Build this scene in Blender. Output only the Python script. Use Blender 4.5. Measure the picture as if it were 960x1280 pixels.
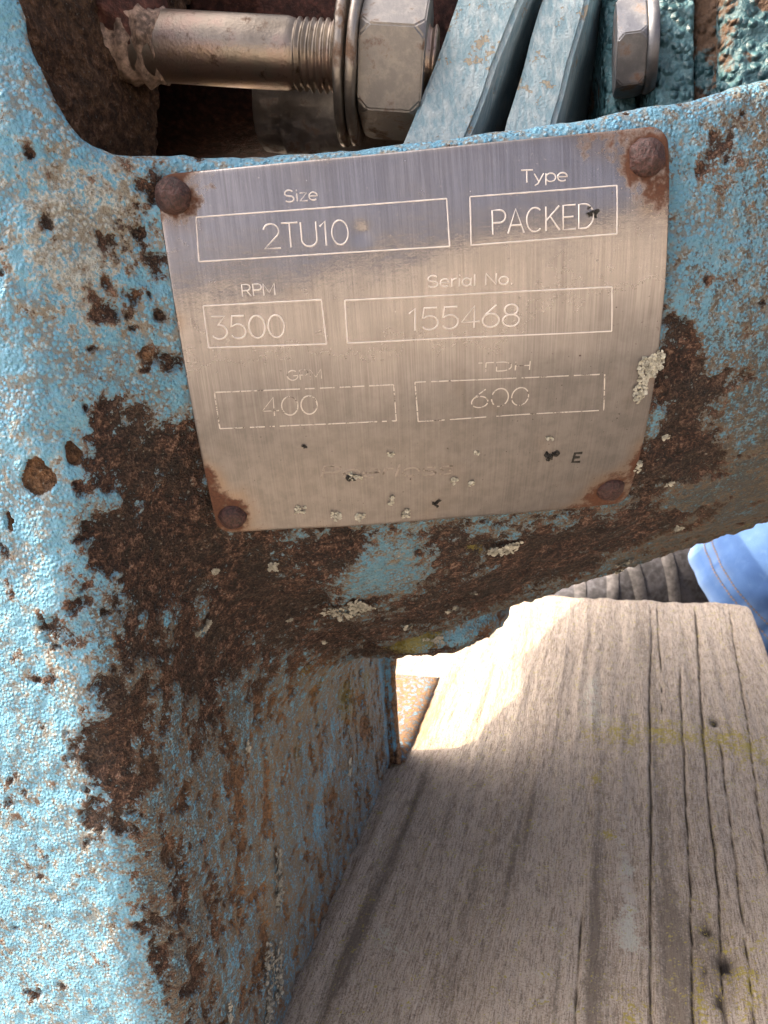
import bpy, bmesh, math, random
import numpy as np
from mathutils import Vector, Matrix

random.seed(7)
rng = np.random.default_rng(7)
scene = bpy.context.scene
COL = scene.collection
for o in list(bpy.data.objects):
    bpy.data.objects.remove(o)

# ------------------------------------------------------------------ camera
# world: plank runs along +Y, pump axis along X, plank top is z = 0 (metres)
CAM_H, PITCH, YAW, ROLL, FPX = .245, 17.6, 17.8, 4.5, 960.0
_p, _y, _r = (math.radians(a) for a in (PITCH, YAW, ROLL))
_Fh = np.array([-math.sin(_y), math.cos(_y), 0]); _Rh = np.array([math.cos(_y), math.sin(_y), 0]); _Z = np.array([0, 0, 1.])
CF = _Fh*math.cos(_p) - _Z*math.sin(_p)
_U = _Fh*math.sin(_p) + _Z*math.cos(_p)
CR = _Rh*math.cos(_r) - _U*math.sin(_r)
CU = _Rh*math.sin(_r) + _U*math.cos(_r)
CC = np.array([0, 0, CAM_H])
cd = bpy.data.cameras.new('camera')
cam = bpy.data.objects.new('camera', cd); COL.objects.link(cam)
m = Matrix.Identity(4)
for i in range(3):
    m[i][0] = CR[i]; m[i][1] = CU[i]; m[i][2] = -CF[i]; m[i][3] = CC[i]
cam.matrix_world = m
cd.sensor_fit = 'HORIZONTAL'; cd.sensor_width = 36; cd.lens = 36
cd.clip_start = .01; cd.clip_end = 500
cd.dof.use_dof = True; cd.dof.focus_distance = .163; cd.dof.aperture_fstop = 80
scene.camera = cam

# ------------------------------------------------------------------ sky, sun, exposure
SUN_EL, SUN_AZ = math.radians(50), math.radians(261)      # azimuth clockwise from +Y
S = Vector((math.sin(SUN_AZ)*math.cos(SUN_EL), math.cos(SUN_AZ)*math.cos(SUN_EL), math.sin(SUN_EL)))
w = bpy.data.worlds.new('World'); scene.world = w; w.use_nodes = True
nt = w.node_tree
sky = nt.nodes.new('ShaderNodeTexSky'); sky.sky_type = 'NISHITA'; sky.sun_disc = False
sky.sun_elevation = SUN_EL; sky.sun_rotation = SUN_AZ
sky.air_density = .10; sky.dust_density = 7.0; sky.ozone_density = .0
nt.links.new(sky.outputs[0], nt.nodes['Background'].inputs[0])
nt.nodes['Background'].inputs[1].default_value = .15
sl = bpy.data.lights.new('sun', 'SUN'); sl.energy = 2.0; sl.angle = math.radians(.5); sl.color = (1, .77, .50)
so = bpy.data.objects.new('sun', sl); COL.objects.link(so)
so.rotation_euler = S.to_track_quat('Z', 'Y').to_euler(); so.location = (-1, 0, 2)
vs = scene.view_settings
vs.view_transform = 'Standard'; vs.look = 'None'; vs.gamma = 1; vs.use_curve_mapping = False
vs.exposure = 2.3

# ------------------------------------------------------------------ helpers
def tag(o, label=None, cat=None, group=None, kind=None):
    for k, v in (('label', label), ('category', cat), ('group', group), ('kind', kind)):
        if v: o[k] = v
    return o

def link(name, me, mat=None, parent=None, smooth=True):
    o = bpy.data.objects.new(name, me); COL.objects.link(o)
    if mat is not None: me.materials.append(mat)
    if parent is not None: o.parent = parent
    if smooth and len(me.polygons):
        me.polygons.foreach_set('use_smooth', np.ones(len(me.polygons), bool))
    return o

def mesh_np(name, V, F):
    me = bpy.data.meshes.new(name)
    V = np.asarray(V, np.float32); F = np.asarray(F, np.int32)
    k = F.shape[1]
    me.vertices.add(len(V)); me.vertices.foreach_set('co', V.ravel())
    me.loops.add(F.size); me.loops.foreach_set('vertex_index', F.ravel())
    me.polygons.add(len(F)); me.polygons.foreach_set('loop_start', np.arange(0, F.size, k, dtype=np.int32))
    me.update(calc_edges=True); me.validate()
    return me

def attr(me, name, vals):
    a = me.attributes.new(name, 'FLOAT', 'POINT')
    a.data.foreach_set('value', np.asarray(vals, np.float32))

def empty(name, loc=(0, 0, 0)):
    o = bpy.data.objects.new(name, None); COL.objects.link(o); o.location = loc
    o.empty_display_size = .02
    return o

# --- vectorised noise
def _hash(ix, iy, iz):
    h = (ix.astype(np.uint32)*np.uint32(374761393) + iy.astype(np.uint32)*np.uint32(668265263) + iz.astype(np.uint32)*np.uint32(2147483647))
    h = (h ^ (h >> np.uint32(13)))*np.uint32(1274126177)
    h = (h ^ (h >> np.uint32(16)))*np.uint32(2246822519)
    return ((h ^ (h >> np.uint32(15))) & np.uint32(0xffffff)).astype(np.float32)/np.float32(0x7fffff) - np.float32(1)
def vn(P, s=1.0, off=0.0):
    """value noise in [-1,1]; P (N,3) metres, s = feature size in metres (scalar or 3)"""
    q = (P/np.asarray(s) + off + 100).astype(np.float32)
    i = np.floor(q).astype(np.int32); f = q - i; f = f*f*(3 - 2*f)
    r = 0
    for a in (0, 1):
        wa = f[:, 0] if a else 1 - f[:, 0]
        for b in (0, 1):
            wb = f[:, 1] if b else 1 - f[:, 1]
            for c in (0, 1):
                wc = f[:, 2] if c else 1 - f[:, 2]
                r = r + wa*wb*wc*_hash(i[:, 0]+a, i[:, 1]+b, i[:, 2]+c)
    return r
def fbm(P, s, n=3, off=0.0, g=.5):
    r = 0; a = 1; t = 0; s = np.asarray(s, float)
    for k in range(n):
        r = r + a*vn(P, s/2**k, off + 17.3*k); t += a; a *= g
    return r/t
def sstep(a, b, x):
    t = np.clip((x - a)/(b - a), 0, 1); return t*t*(3 - 2*t)

# --- node material builder
class NM:
    def __init__(s, name):
        s.m = bpy.data.materials.new(name); s.m.use_nodes = True
        s.t = s.m.node_tree; s.b = s.t.nodes['Principled BSDF']
        s._oc = None
    def n(s, typ, **kw):
        nd = s.t.nodes.new(typ)
        for k, v in kw.items(): setattr(nd, k, v)
        return nd
    def l(s, a, b): s.t.links.new(a, b)
    def put(s, sock, v):
        if hasattr(v, 'is_output') or isinstance(v, bpy.types.NodeSocket): s.l(v, sock)
        elif isinstance(v, (tuple, list)) and sock.type == 'RGBA' and len(v) == 3: sock.default_value = (*v, 1)
        else: sock.default_value = v
    def oc(s):
        if s._oc is None: s._oc = s.n('ShaderNodeTexCoord').outputs['Object']
        return s._oc
    def map(s, scale, vec=None, rot=(0, 0, 0)):
        mp = s.n('ShaderNodeMapping'); mp.inputs['Scale'].default_value = scale; mp.inputs['Rotation'].default_value = rot
        s.l(vec or s.oc(), mp.inputs['Vector']); return mp.outputs[0]
    def noise(s, scale, detail=4, rough=.6, vec=None, dist=0, out=0):
        nd = s.n('ShaderNodeTexNoise'); nd.inputs['Scale'].default_value = scale; nd.inputs['Detail'].default_value = detail
        nd.inputs['Roughness'].default_value = rough; nd.inputs['Distortion'].default_value = dist
        s.l(vec or s.oc(), nd.inputs['Vector']); return nd.outputs[out]
    def voro(s, scale, vec=None, feature='F1', out='Distance', rand=1):
        nd = s.n('ShaderNodeTexVoronoi', feature=feature); nd.inputs['Scale'].default_value = scale
        nd.inputs['Randomness'].default_value = rand
        s.l(vec or s.oc(), nd.inputs['Vector']); return nd.outputs[out]
    def att(s, name): return s.n('ShaderNodeAttribute', attribute_name=name).outputs['Fac']
    def mth(s, op, a, b=None, c=None, clamp=False):
        nd = s.n('ShaderNodeMath', operation=op, use_clamp=clamp); s.put(nd.inputs[0], a)
        if b is not None: s.put(nd.inputs[1], b)
        if c is not None: s.put(nd.inputs[2], c)
        return nd.outputs[0]
    def ss(s, x, lo, hi, a=0., b=1.):
        nd = s.n('ShaderNodeMapRange', interpolation_type='SMOOTHSTEP'); s.put(nd.inputs[0], x)
        for k, v in zip((1, 2, 3, 4), (lo, hi, a, b)): nd.inputs[k].default_value = v
        return nd.outputs[0]
    def mix(s, f, a, b, blend='MIX'):
        nd = s.n('ShaderNodeMix', data_type='RGBA', blend_type=blend); nd.clamp_factor = True
        s.put(nd.inputs[0], f); s.put(nd.inputs[6], a); s.put(nd.inputs[7], b); return nd.outputs[2]
    def mixf(s, f, a, b):
        nd = s.n('ShaderNodeMix', data_type='FLOAT'); s.put(nd.inputs[0], f); s.put(nd.inputs[2], a); s.put(nd.inputs[3], b); return nd.outputs[0]
    def ramp(s, f, stops):
        nd = s.n('ShaderNodeValToRGB'); e = nd.color_ramp.elements
        e[0].position, e[0].color = stops[0][0], (*stops[0][1], 1)
        e[1].position, e[1].color = stops[1][0], (*stops[1][1], 1)
        for p, c in stops[2:]:
            x = e.new(p); x.color = (*c, 1)
        s.l(f, nd.inputs[0]); return nd.outputs[0]
    def bump(s, h, dist, strength=1.0, nrm=None):
        nd = s.n('ShaderNodeBump'); s.put(nd.inputs['Distance'], dist); nd.inputs['Strength'].default_value = strength
        s.l(h, nd.inputs['Height'])
        if nrm: s.l(nrm, nd.inputs['Normal'])
        return nd.outputs[0]
    def out(s, color=None, rough=None, metal=None, nrm=None, **kw):
        for k, v in (('Base Color', color), ('Roughness', rough), ('Metallic', metal), ('Normal', nrm), *kw.items()):
            if v is not None: s.put(s.b.inputs[k], v)
        return s.m

# ------------------------------------------------------------------ materials
RUST_D, RUST_M, RUST_O = (.035, .014, .008), (.105, .042, .02), (.30, .12, .035)

def mat_casting():
    M = NM('painted_cast_iron')
    rust, grime_shade, moss, crust, tone = (M.att(a) for a in ('rust', 'grime_shade', 'moss', 'crust', 'tone'))
    nf = M.noise(1500, 2, .65); nm = M.noise(420, 3, .62); nl = M.noise(95, 2, .6)
    streak = M.noise(1, 3, .6, vec=M.map((420, 420, 90)))
    vd = M.voro(980)
    nfc = M.mth('SUBTRACT', nf, .5); nmc = M.mth('SUBTRACT', nm, .5)
    # paint
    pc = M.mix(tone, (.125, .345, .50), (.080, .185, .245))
    pc = M.mix(M.ss(nl, .40, .66, 0, .6), pc, M.mix(.5, pc, (.085, .29, .48)))
    pc = M.mix(M.ss(nm, .48, .66, 0, .6), pc, M.mix(tone, (.33, .48, .55), (.22, .30, .325)))
    cr = M.mth('ADD', crust, M.mth('ADD', M.mth('MULTIPLY', nmc, 2.4), M.mth('MULTIPLY', nfc, 1.4)))
    pc = M.mix(M.ss(cr, .05, .5, 0, .8), pc, M.mix(M.ss(nf, .35, .62), (.22, .20, .15), (.50, .52, .47)))
    # dirt and painted micro-shadow between the grains of the orange-peel paint
    crev = M.mth('MULTIPLY', M.ss(M.mth('ADD', vd, M.mth('MULTIPLY', nfc, .5)), .36, .58), M.ss(M.mth('ADD', nl, M.mth('MULTIPLY', nmc, .9)), .38, .62, .12, .72))
    pc = M.mix(crev, pc, M.mix(nm, (.07, .065, .045), (.20, .16, .10)))
    gsum = M.mth('ADD', grime_shade, M.mth('ADD', M.mth('MULTIPLY', nfc, 1.9), M.mth('MULTIPLY', nmc, 1.2)))
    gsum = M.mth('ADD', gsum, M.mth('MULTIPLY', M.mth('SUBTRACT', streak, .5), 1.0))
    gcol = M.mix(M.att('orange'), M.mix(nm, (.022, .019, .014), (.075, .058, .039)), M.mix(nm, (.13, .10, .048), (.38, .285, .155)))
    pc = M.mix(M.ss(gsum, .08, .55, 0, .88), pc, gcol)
    # rust
    rc = M.ramp(M.mth('ADD', M.mth('MULTIPLY', nm, .55), M.mth('MULTIPLY', nf, .45)),
                [(.38, (.007, .005, .004)), (.455, (.022, .012, .009)), (.505, (.050, .025, .017)), (.56, (.10, .054, .036)), (.64, (.28, .18, .13))])
    rc = M.mix(M.ss(nl, .42, .62, 0, .65), rc, M.mix(M.ss(nf, .38, .62), (.009, .007, .006), (.046, .034, .025)))
    rc = M.mix(M.att('orange'), rc, M.mix(M.ss(nm, .35, .65), (.13, .068, .03), (.40, .22, .10)))
    rsum = M.mth('ADD', rust, M.mth('ADD', M.mth('MULTIPLY', nmc, 1.9), M.mth('MULTIPLY', nfc, 1.3)))
    rm = M.ss(rsum, -.08, .15)
    col = M.mix(M.ss(rsum, -.45, .05, 0, .6), pc, M.mix(nf, (.09, .065, .04), (.23, .18, .12)))      # stained paint next to rust
    col = M.mix(rm, col, rc)
    # pale mineral and lichen grains
    sp = M.ss(M.noise(1000, 2, .5), .66, .74)
    col = M.mix(M.mth('MULTIPLY', sp, M.mixf(rm, .3, .5)), col, (.34, .34, .29))
    ms = M.mth('ADD', moss, M.mth('MULTIPLY', nfc, 1.6))
    col = M.mix(M.ss(ms, .3, .7, 0, .85), col, M.mix(nm, (.07, .065, .015), (.30, .27, .045)))
    h = M.mth('ADD', M.mth('MULTIPLY', M.ss(vd, .0, .6), -.75), M.mth('MULTIPLY', nf, 1.0))
    hr = M.mth('ADD', M.mth('MULTIPLY', nm, 1.8), M.mth('MULTIPLY', nf, 1.5))
    hh = M.mixf(rm, M.mth('ADD', h, .3), M.mth('SUBTRACT', hr, 1.5))
    nr = M.bump(hh, M.mixf(rm, .00045, .0014), 1.0)
    return M.out(col, M.mixf(rm, .68, .85), 0., nr)

def mat_rust(name, tint=1.0, maroon=False):
    M = NM(name)
    nm = M.noise(420, 5, .65); nf = M.noise(1700, 3, .6)
    c = M.ramp(nm, [(.3, tuple(tint*v for v in (.03, .013, .01))), (.5, tuple(tint*v for v in (.085, .035, .026))), (.62, tuple(tint*v for v in (.16, .062, .045))), (.75, tuple(tint*v for v in (.26, .14, .09)))])
    if maroon: c = M.mix(.6, c, M.mix(M.ss(nf, .4, .62), (.016, .008, .008), (.085, .036, .034)))
    return M.out(c, .6 if maroon else .72, 0., M.bump(M.mth('ADD', nm, M.mth('MULTIPLY', nf, .5)), .0008, .9))

def mat_plate():
    M = NM('brushed_steel_plate')
    uv = M.n('ShaderNodeUVMap', uv_map='plate').outputs[0]
    br = M.noise(1, 4, .7, vec=M.map((2600, 45, 1), uv)); br2 = M.noise(1, 3, .6, vec=M.map((600, 20, 1), uv))
    bh = M.noise(1, 3, .6, vec=M.map((30, 1500, 1), uv))
    nl = M.noise(70, 4, .6, vec=uv); nm = M.noise(260, 4, .65, vec=uv); nf = M.noise(1400, 3, .6, vec=uv)
    film = M.mth('ADD', M.att('film'), M.mth('MULTIPLY', M.mth('SUBTRACT', nl, .5), .7))
    film = M.ss(film, -.15, .95, .04, 1.)
    base = M.mix(M.ss(br, .3, .7), (.345, .327, .322), (.51, .485, .475))
    base = M.mix(M.ss(br2, .45, .75, 0, .35), base, (.30, .275, .262))
    base = M.mix(M.mth('MULTIPLY', film, .75), base, M.mix(M.ss(nm, .35, .65), (.078, .076, .073), (.13, .126, .12)))
    # pits and dirt specks
    pit = M.ss(M.noise(1100, 2, .5, vec=uv), .70, .755)
    pitm = M.mth('MULTIPLY', pit, M.ss(M.mth('ADD', M.att('pits'), M.mth('SUBTRACT', nm, .5)), .15, .5))
    edge = M.ss(M.mth('ADD', M.att('stain'), M.mth('MULTIPLY', M.mth('SUBTRACT', nm, .5), 1.5)), .3, .62)
    edge2 = M.ss(M.mth('ADD', M.att('stain'), M.mth('MULTIPLY', M.mth('SUBTRACT', nl, .5), 1.0)), .05, .6)
    col = M.mix(M.mth('MULTIPLY', edge2, .4), base, (.30, .19, .10))
    col = M.mix(edge, col, M.mix(nf, (.025, .012, .008), (.15, .06, .03)))
    col = M.mix(pitm, col, (.05, .035, .028))
    metal = M.mth('SUBTRACT', .97, M.mth('MULTIPLY', .97, M.mth('MAXIMUM', M.mth('MULTIPLY', film, .45), M.mth('MAXIMUM', edge, pitm))))
    rg = M.mixf(film, .22, .42); rg = M.mth('ADD', rg, M.mth('MULTIPLY', M.mth('SUBTRACT', nm, .5), .16)); rg = M.mixf(M.mth('MAXIMUM', edge, pitm), rg, .85)
    h = M.mth('ADD', M.mth('MULTIPLY', br, .55), M.mth('MULTIPLY', bh, .18)); h = M.mth('SUBTRACT', h, M.mth('MULTIPLY', pit, .5))
    nr = M.bump(h, .00008, .6); nr = M.bump(nm, .00016, .5, nr)
    return M.out(col, rg, metal, nr, Anisotropic=.35)

def mat_ridge(name, worn):
    M = NM(name)
    nm = M.noise(600, 4, .7)
    lo, hi = (.14, .26) if worn < .5 else (.36, .50)
    c = M.mix(M.ss(nm, lo, hi), (.20, .15, .11) if worn < .5 else (.10, .088, .078), (.66, .63, .60) if worn < .5 else (.54, .51, .47) if worn < 1.5 else (.24, .22, .20))
    return M.out(c, .4, .12 if worn < 1.5 else .15, M.bump(M.noise(900, 3, .6), .0002, .6))

def mat_metal(name, base=(.42, .40, .37), rust=.35, rough=.36, pale=(.55, .52, .46)):
    M = NM(name)
    nm = M.noise(260, 5, .65); nf = M.noise(1500, 3, .6); nl = M.noise(70, 3, .6)
    c = M.mix(M.ss(nm, .4, .7), base, pale)
    r = M.ss(M.mth('ADD', nm, M.mth('MULTIPLY', nl, .6)), 1.02 - rust, 1.22 - rust)
    c = M.mix(M.mth('MULTIPLY', r, .85), c, M.mix(nf, (.05, .025, .012), (.25, .12, .05)))
    return M.out(c, M.mixf(r, rough, .8), M.mth('SUBTRACT', .9, r), M.bump(M.mth('ADD', nm, nf), .00012, .5))

def mat_stud():
    M = NM('tarnished_stud_steel')
    nm = M.noise(300, 5, .65); nf = M.noise(1600, 3, .6); nl = M.noise(60, 4, .6)
    c = M.ramp(nl, [(.3, (.26, .23, .19)), (.45, (.46, .40, .33)), (.55, (.50, .38, .32)), (.68, (.52, .40, .24))])
    c = M.mix(M.ss(nm, .55, .75), c, (.14, .09, .06))
    return M.out(c, .34, .9, M.bump(M.mth('ADD', nm, nf), .00018, .5))

def mat_flat(name, col, rough=.8, scale=400, var=.35, bump=.0006, metal=0.):
    M = NM(name); nm = M.noise(scale, 5, .65); nf = M.noise(scale*4, 3, .6)
    lo = tuple(v*(1 - var) for v in col); hi = tuple(min(1, v*(1 + var)) for v in col)
    c = M.mix(M.ss(M.mth('ADD', M.mth('MULTIPLY', nm, .65), M.mth('MULTIPLY', nf, .35)), .35, .65), lo, hi)
    return M.out(c, rough, metal, M.bump(M.mth('ADD', nm, M.mth('MULTIPLY', nf, .5)), bump, .8))

def mat_ground():
    M = NM('soil_and_gravel')
    n1 = M.noise(2.6, 3, .55); n2 = M.noise(45, 4, .6); n3 = M.noise(300, 3, .6)
    c = M.mix(M.ss(n1, .44, .56), (.085, .075, .06), (.40, .36, .31))
    c = M.mix(M.ss(n2, .4, .65, 0, .6), c, M.mix(n3, (.12, .10, .08), (.42, .39, .35)))
    return M.out(c, .95, 0., M.bump(M.mth('ADD', n2, n3), .01, .8))

def mat_bluebar():
    M = NM('chipped_pale_blue_paint')
    nm = M.noise(170, 5, .65); nf = M.noise(1300, 3, .6); ns = M.noise(1, 4, .6, vec=M.map((700, 700, 110)))
    c = M.mix(M.ss(ns, .35, .7), (.27, .43, .50), (.52, .63, .655))
    c = M.mix(M.ss(nm, .58, .68, 0, .7), c, (.16, .38, .58))
    chip = M.ss(M.mth('ADD', nm, M.mth('MULTIPLY', nf, .25)), .735, .75)
    c = M.mix(chip, c, (.42, .38, .29))
    c = M.mix(M.att('dark'), c, M.mix(nm, (.035, .06, .075), (.07, .13, .17)))  # painted shade on the side faces
    return M.out(c, .55, 0., M.bump(M.mth('SUBTRACT', M.mth('ADD', nf, ns), chip), .0005, .8))

def mat_blister():
    M = NM('blistered_teal_paint')
    nm = M.noise(200, 5, .65); nf = M.noise(1500, 3, .6)
    c = M.mix(M.ss(nm, .35, .65), (.035, .10, .12), (.085, .20, .235))
    r = M.ss(M.mth('ADD', M.att('rust'), M.mth('MULTIPLY', M.mth('SUBTRACT', nm, .5), 1.6)), .0, .2)
    c = M.mix(r, c, M.mix(nf, (.03, .02, .013), (.14, .08, .045)))
    bv = M.mth('SUBTRACT', 1.0, M.ss(M.voro(430), .05, .62)); bh = M.mth('ADD', M.mth('MULTIPLY', bv, 1.2), M.mth('MULTIPLY', nf, .5))
    return M.out(c, M.mixf(r, .35, .8), 0., M.bump(bh, .0012, 1.0))

def mat_wood():
    M = NM('weathered_plank')
    d = M.noise(9, 3, .5); v = M.map((1, 1, 1))
    warp = M.n('ShaderNodeVectorMath', operation='ADD'); M.l(v, warp.inputs[0])
    wv = M.n('ShaderNodeCombineXYZ'); M.l(M.mth('MULTIPLY', M.mth('SUBTRACT', d, .5), .010), wv.inputs[0]); M.l(wv.outputs[0], warp.inputs[1])
    gv = warp.outputs[0]
    g1 = M.noise(1, 4, .6, vec=M.map((62, 2.2, 30), gv)); g2 = M.noise(1, 5, .65, vec=M.map((420, 9, 90), gv)); g3 = M.noise(1, 4, .7, vec=M.map((1500, 110, 400), gv))
    nm = M.noise(160, 5, .65); nf = M.noise(900, 4, .65); nl = M.noise(22, 4, .6)
    c = M.ramp(M.mth('ADD', M.mth('MULTIPLY', g1, .6), M.mth('MULTIPLY', g2, .4)), [(.34, (.22, .168, .122)), (.44, (.45, .36, .27)), (.54, (.58, .475, .365)), (.66, (.65, .555, .44))])
    c = M.mix(M.ss(g3, .45, .66, 0, .6), c, (.60, .53, .45))
    c = M.mix(M.ss(g3, .32, .47, .6, 0), c, (.22, .165, .12))
    c = M.mix(M.ss(nf, .52, .68, 0, .45), c, (.64, .55, .45)); c = M.mix(M.ss(nf, .33, .46, .45, 0), c, (.24, .185, .135))
    c = M.mix(M.ss(M.mth('ADD', nl, M.mth('MULTIPLY', nf, .3)), .55, .9, 0, .4), c, (.52, .44, .34))
    fz = M.noise(1, 4, .7, vec=M.map((340, 120, 300), gv))
    c = M.mix(M.ss(fz, .50, .62, 0, .5), c, (.64, .56, .47)); c = M.mix(M.ss(fz, .36, .48, .55, 0), c, (.25, .20, .155))
    fb = M.noise(1, 3, .7, vec=M.map((2600, 150, 900), gv))
    c = M.mix(M.ss(fb, .52, .60, 0, .65), c, (.66, .58, .49)); c = M.mix(M.ss(fb, .38, .48, .7, 0), c, (.18, .14, .105))
    grit = M.noise(1700, 2, .6); c = M.mix(M.ss(grit, .56, .64, 0, .6), c, (.68, .62, .54)); c = M.mix(M.ss(grit, .34, .42, .65, 0), c, (.12, .095, .075))
    # bleached crusty fibres
    cb = M.ss(M.mth('ADD', M.mth('ADD', nm, M.mth('MULTIPLY', nf, .8)), M.mth('MULTIPLY', g1, .5)), 1.22, 1.42, 0, .65)
    c = M.mix(cb, c, (.66, .59, .50))
    dk = M.mth('ADD', M.att('dark'), M.mth('MULTIPLY', M.mth('SUBTRACT', nf, .5), 1.3)); dk = M.mth('ADD', dk, M.mth('MULTIPLY', M.mth('SUBTRACT', g2, .5), .9))
    c = M.mix(M.ss(dk, .12, .6, 0, .8), c, (.17, .14, .11))
    c = M.mix(M.ss(M.mth('ADD', M.att('bright'), M.mth('MULTIPLY', M.mth('SUBTRACT', nm, .5), 2.2)), .3, .6, 0, .7), c, (.62, .58, .52))
    c = M.mix(M.att('crack'), c, (.03, .024, .02))
    og = M.mth('ADD', M.att('orange'), M.mth('MULTIPLY', M.mth('SUBTRACT', nm, .5), .8))
    c = M.mix(M.ss(og, .25, .7, 0, .55), c, (.46, .24, .10))
    wl = M.mth('ADD', M.att('white'), M.mth('MULTIPLY', M.mth('SUBTRACT', nf, .5), 2.2)); wl = M.mth('ADD', wl, M.mth('MULTIPLY', M.mth('SUBTRACT', nm, .5), 1.2))
    c = M.mix(M.ss(wl, .22, .45, 0, .85), c, (.62, .63, .55))
    yl = M.mth('ADD', M.att('yellow'), M.mth('MULTIPLY', M.mth('SUBTRACT', nf, .5), 2.4)); yl = M.mth('ADD', yl, M.mth('MULTIPLY', M.mth('SUBTRACT', nm, .5), 1.6))
    c = M.mix(M.ss(yl, .28, .46, 0, .9), c, (.45, .37, .06))
    h = M.mth('ADD', M.mth('MULTIPLY', g2, .9), M.mth('ADD', M.mth('MULTIPLY', g3, .8), M.mth('MULTIPLY', nf, .6)))
    return M.out(c, .85, 0., M.bump(M.mth('ADD', h, M.mth('MULTIPLY', fb, .8)), .0011, 1.0))

def mat_denim():
    M = NM('blue_denim')
    uv = M.n('ShaderNodeUVMap', uv_map='cloth').outputs[0]
    nl = M.noise(14, 4, .6); nm = M.noise(120, 4, .6)
    tw = M.n('ShaderNodeTexWave'); tw.inputs['Scale'].default_value = 260; M.l(M.map((1, 1, 1), uv, (0, 0, .8)), tw.inputs[0])
    c = M.mix(M.ss(nl, .35, .7), (.035, .095, .25), (.075, .165, .36))
    c = M.mix(M.ss(nm, .5, .75, 0, .15), c, (.19, .31, .50))
    c = M.mix(M.att('fade'), c, (.26, .38, .56))
    return M.out(c, .9, 0., M.bump(M.mth('ADD', tw.outputs[1], nm), .0006, .5))

MAT = dict(cast=mat_casting(), rivet=mat_rust('rusted_rivet', .4, True), rust=mat_rust('rusted_iron'), plate=mat_plate(),
           ridge=mat_ridge('etched_ridge', 0), ridge_worn=mat_ridge('worn_etched_ridge', 1), ridge_ghost=mat_ridge('nearly_worn_off_ridge', 2), nut=mat_metal('galvanised_nut', (.30, .295, .285), .2, .45, (.42, .40, .37)),
           stud=mat_stud(), sleeve=mat_metal('worn_grey_sleeve', (.48, .46, .43), .22, .5, (.78, .75, .70)),
           washer=mat_metal('grey_washer', (.40, .37, .33), .22, .38), bar=mat_bluebar(), blister=mat_blister(), wood=mat_wood(), denim=mat_denim(),
           lichen=mat_flat('grey_lichen', (.34, .34, .285), .9, 900, .35, .0004), lichen_pale=mat_flat('pale_lichen', (.43, .43, .36), .9, 900, .3, .0004),
           peel=mat_flat('peeling_cream_primer', (.40, .29, .22), .7, 150, .65, .0005), black=mat_flat('black_residue', (.02, .02, .018), .8, 900, .4),
           bolt=mat_metal('grey_bolt', (.20, .21, .23), .2, .5, (.32, .33, .34)), gravel=mat_ground(),
           shoe=mat_flat('dark_shoe_mesh', (.04, .04, .047), .8, 60, .6), shoe_grey=mat_flat('grey_shoe_overlay', (.085, .082, .085), .8, 60, .5),
           pink=mat_flat('pink_shoe_detail', (.75, .18, .17), .6, 300, .1), sole=mat_flat('white_shoe_sole', (.72, .70, .66), .7, 120, .1),
           thread=mat_flat('tan_thread', (.20, .16, .14), .8, 900, .3))

# ------------------------------------------------------------------ ground
g = bmesh.new(); bmesh.ops.create_grid(g, x_segments=40, y_segments=40, size=60)
me = bpy.data.meshes.new('ground'); g.to_mesh(me); g.free()
gr = link('ground', me, MAT['gravel']); gr.location = (0, 0, -.09); tag(gr, kind='structure')

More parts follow.
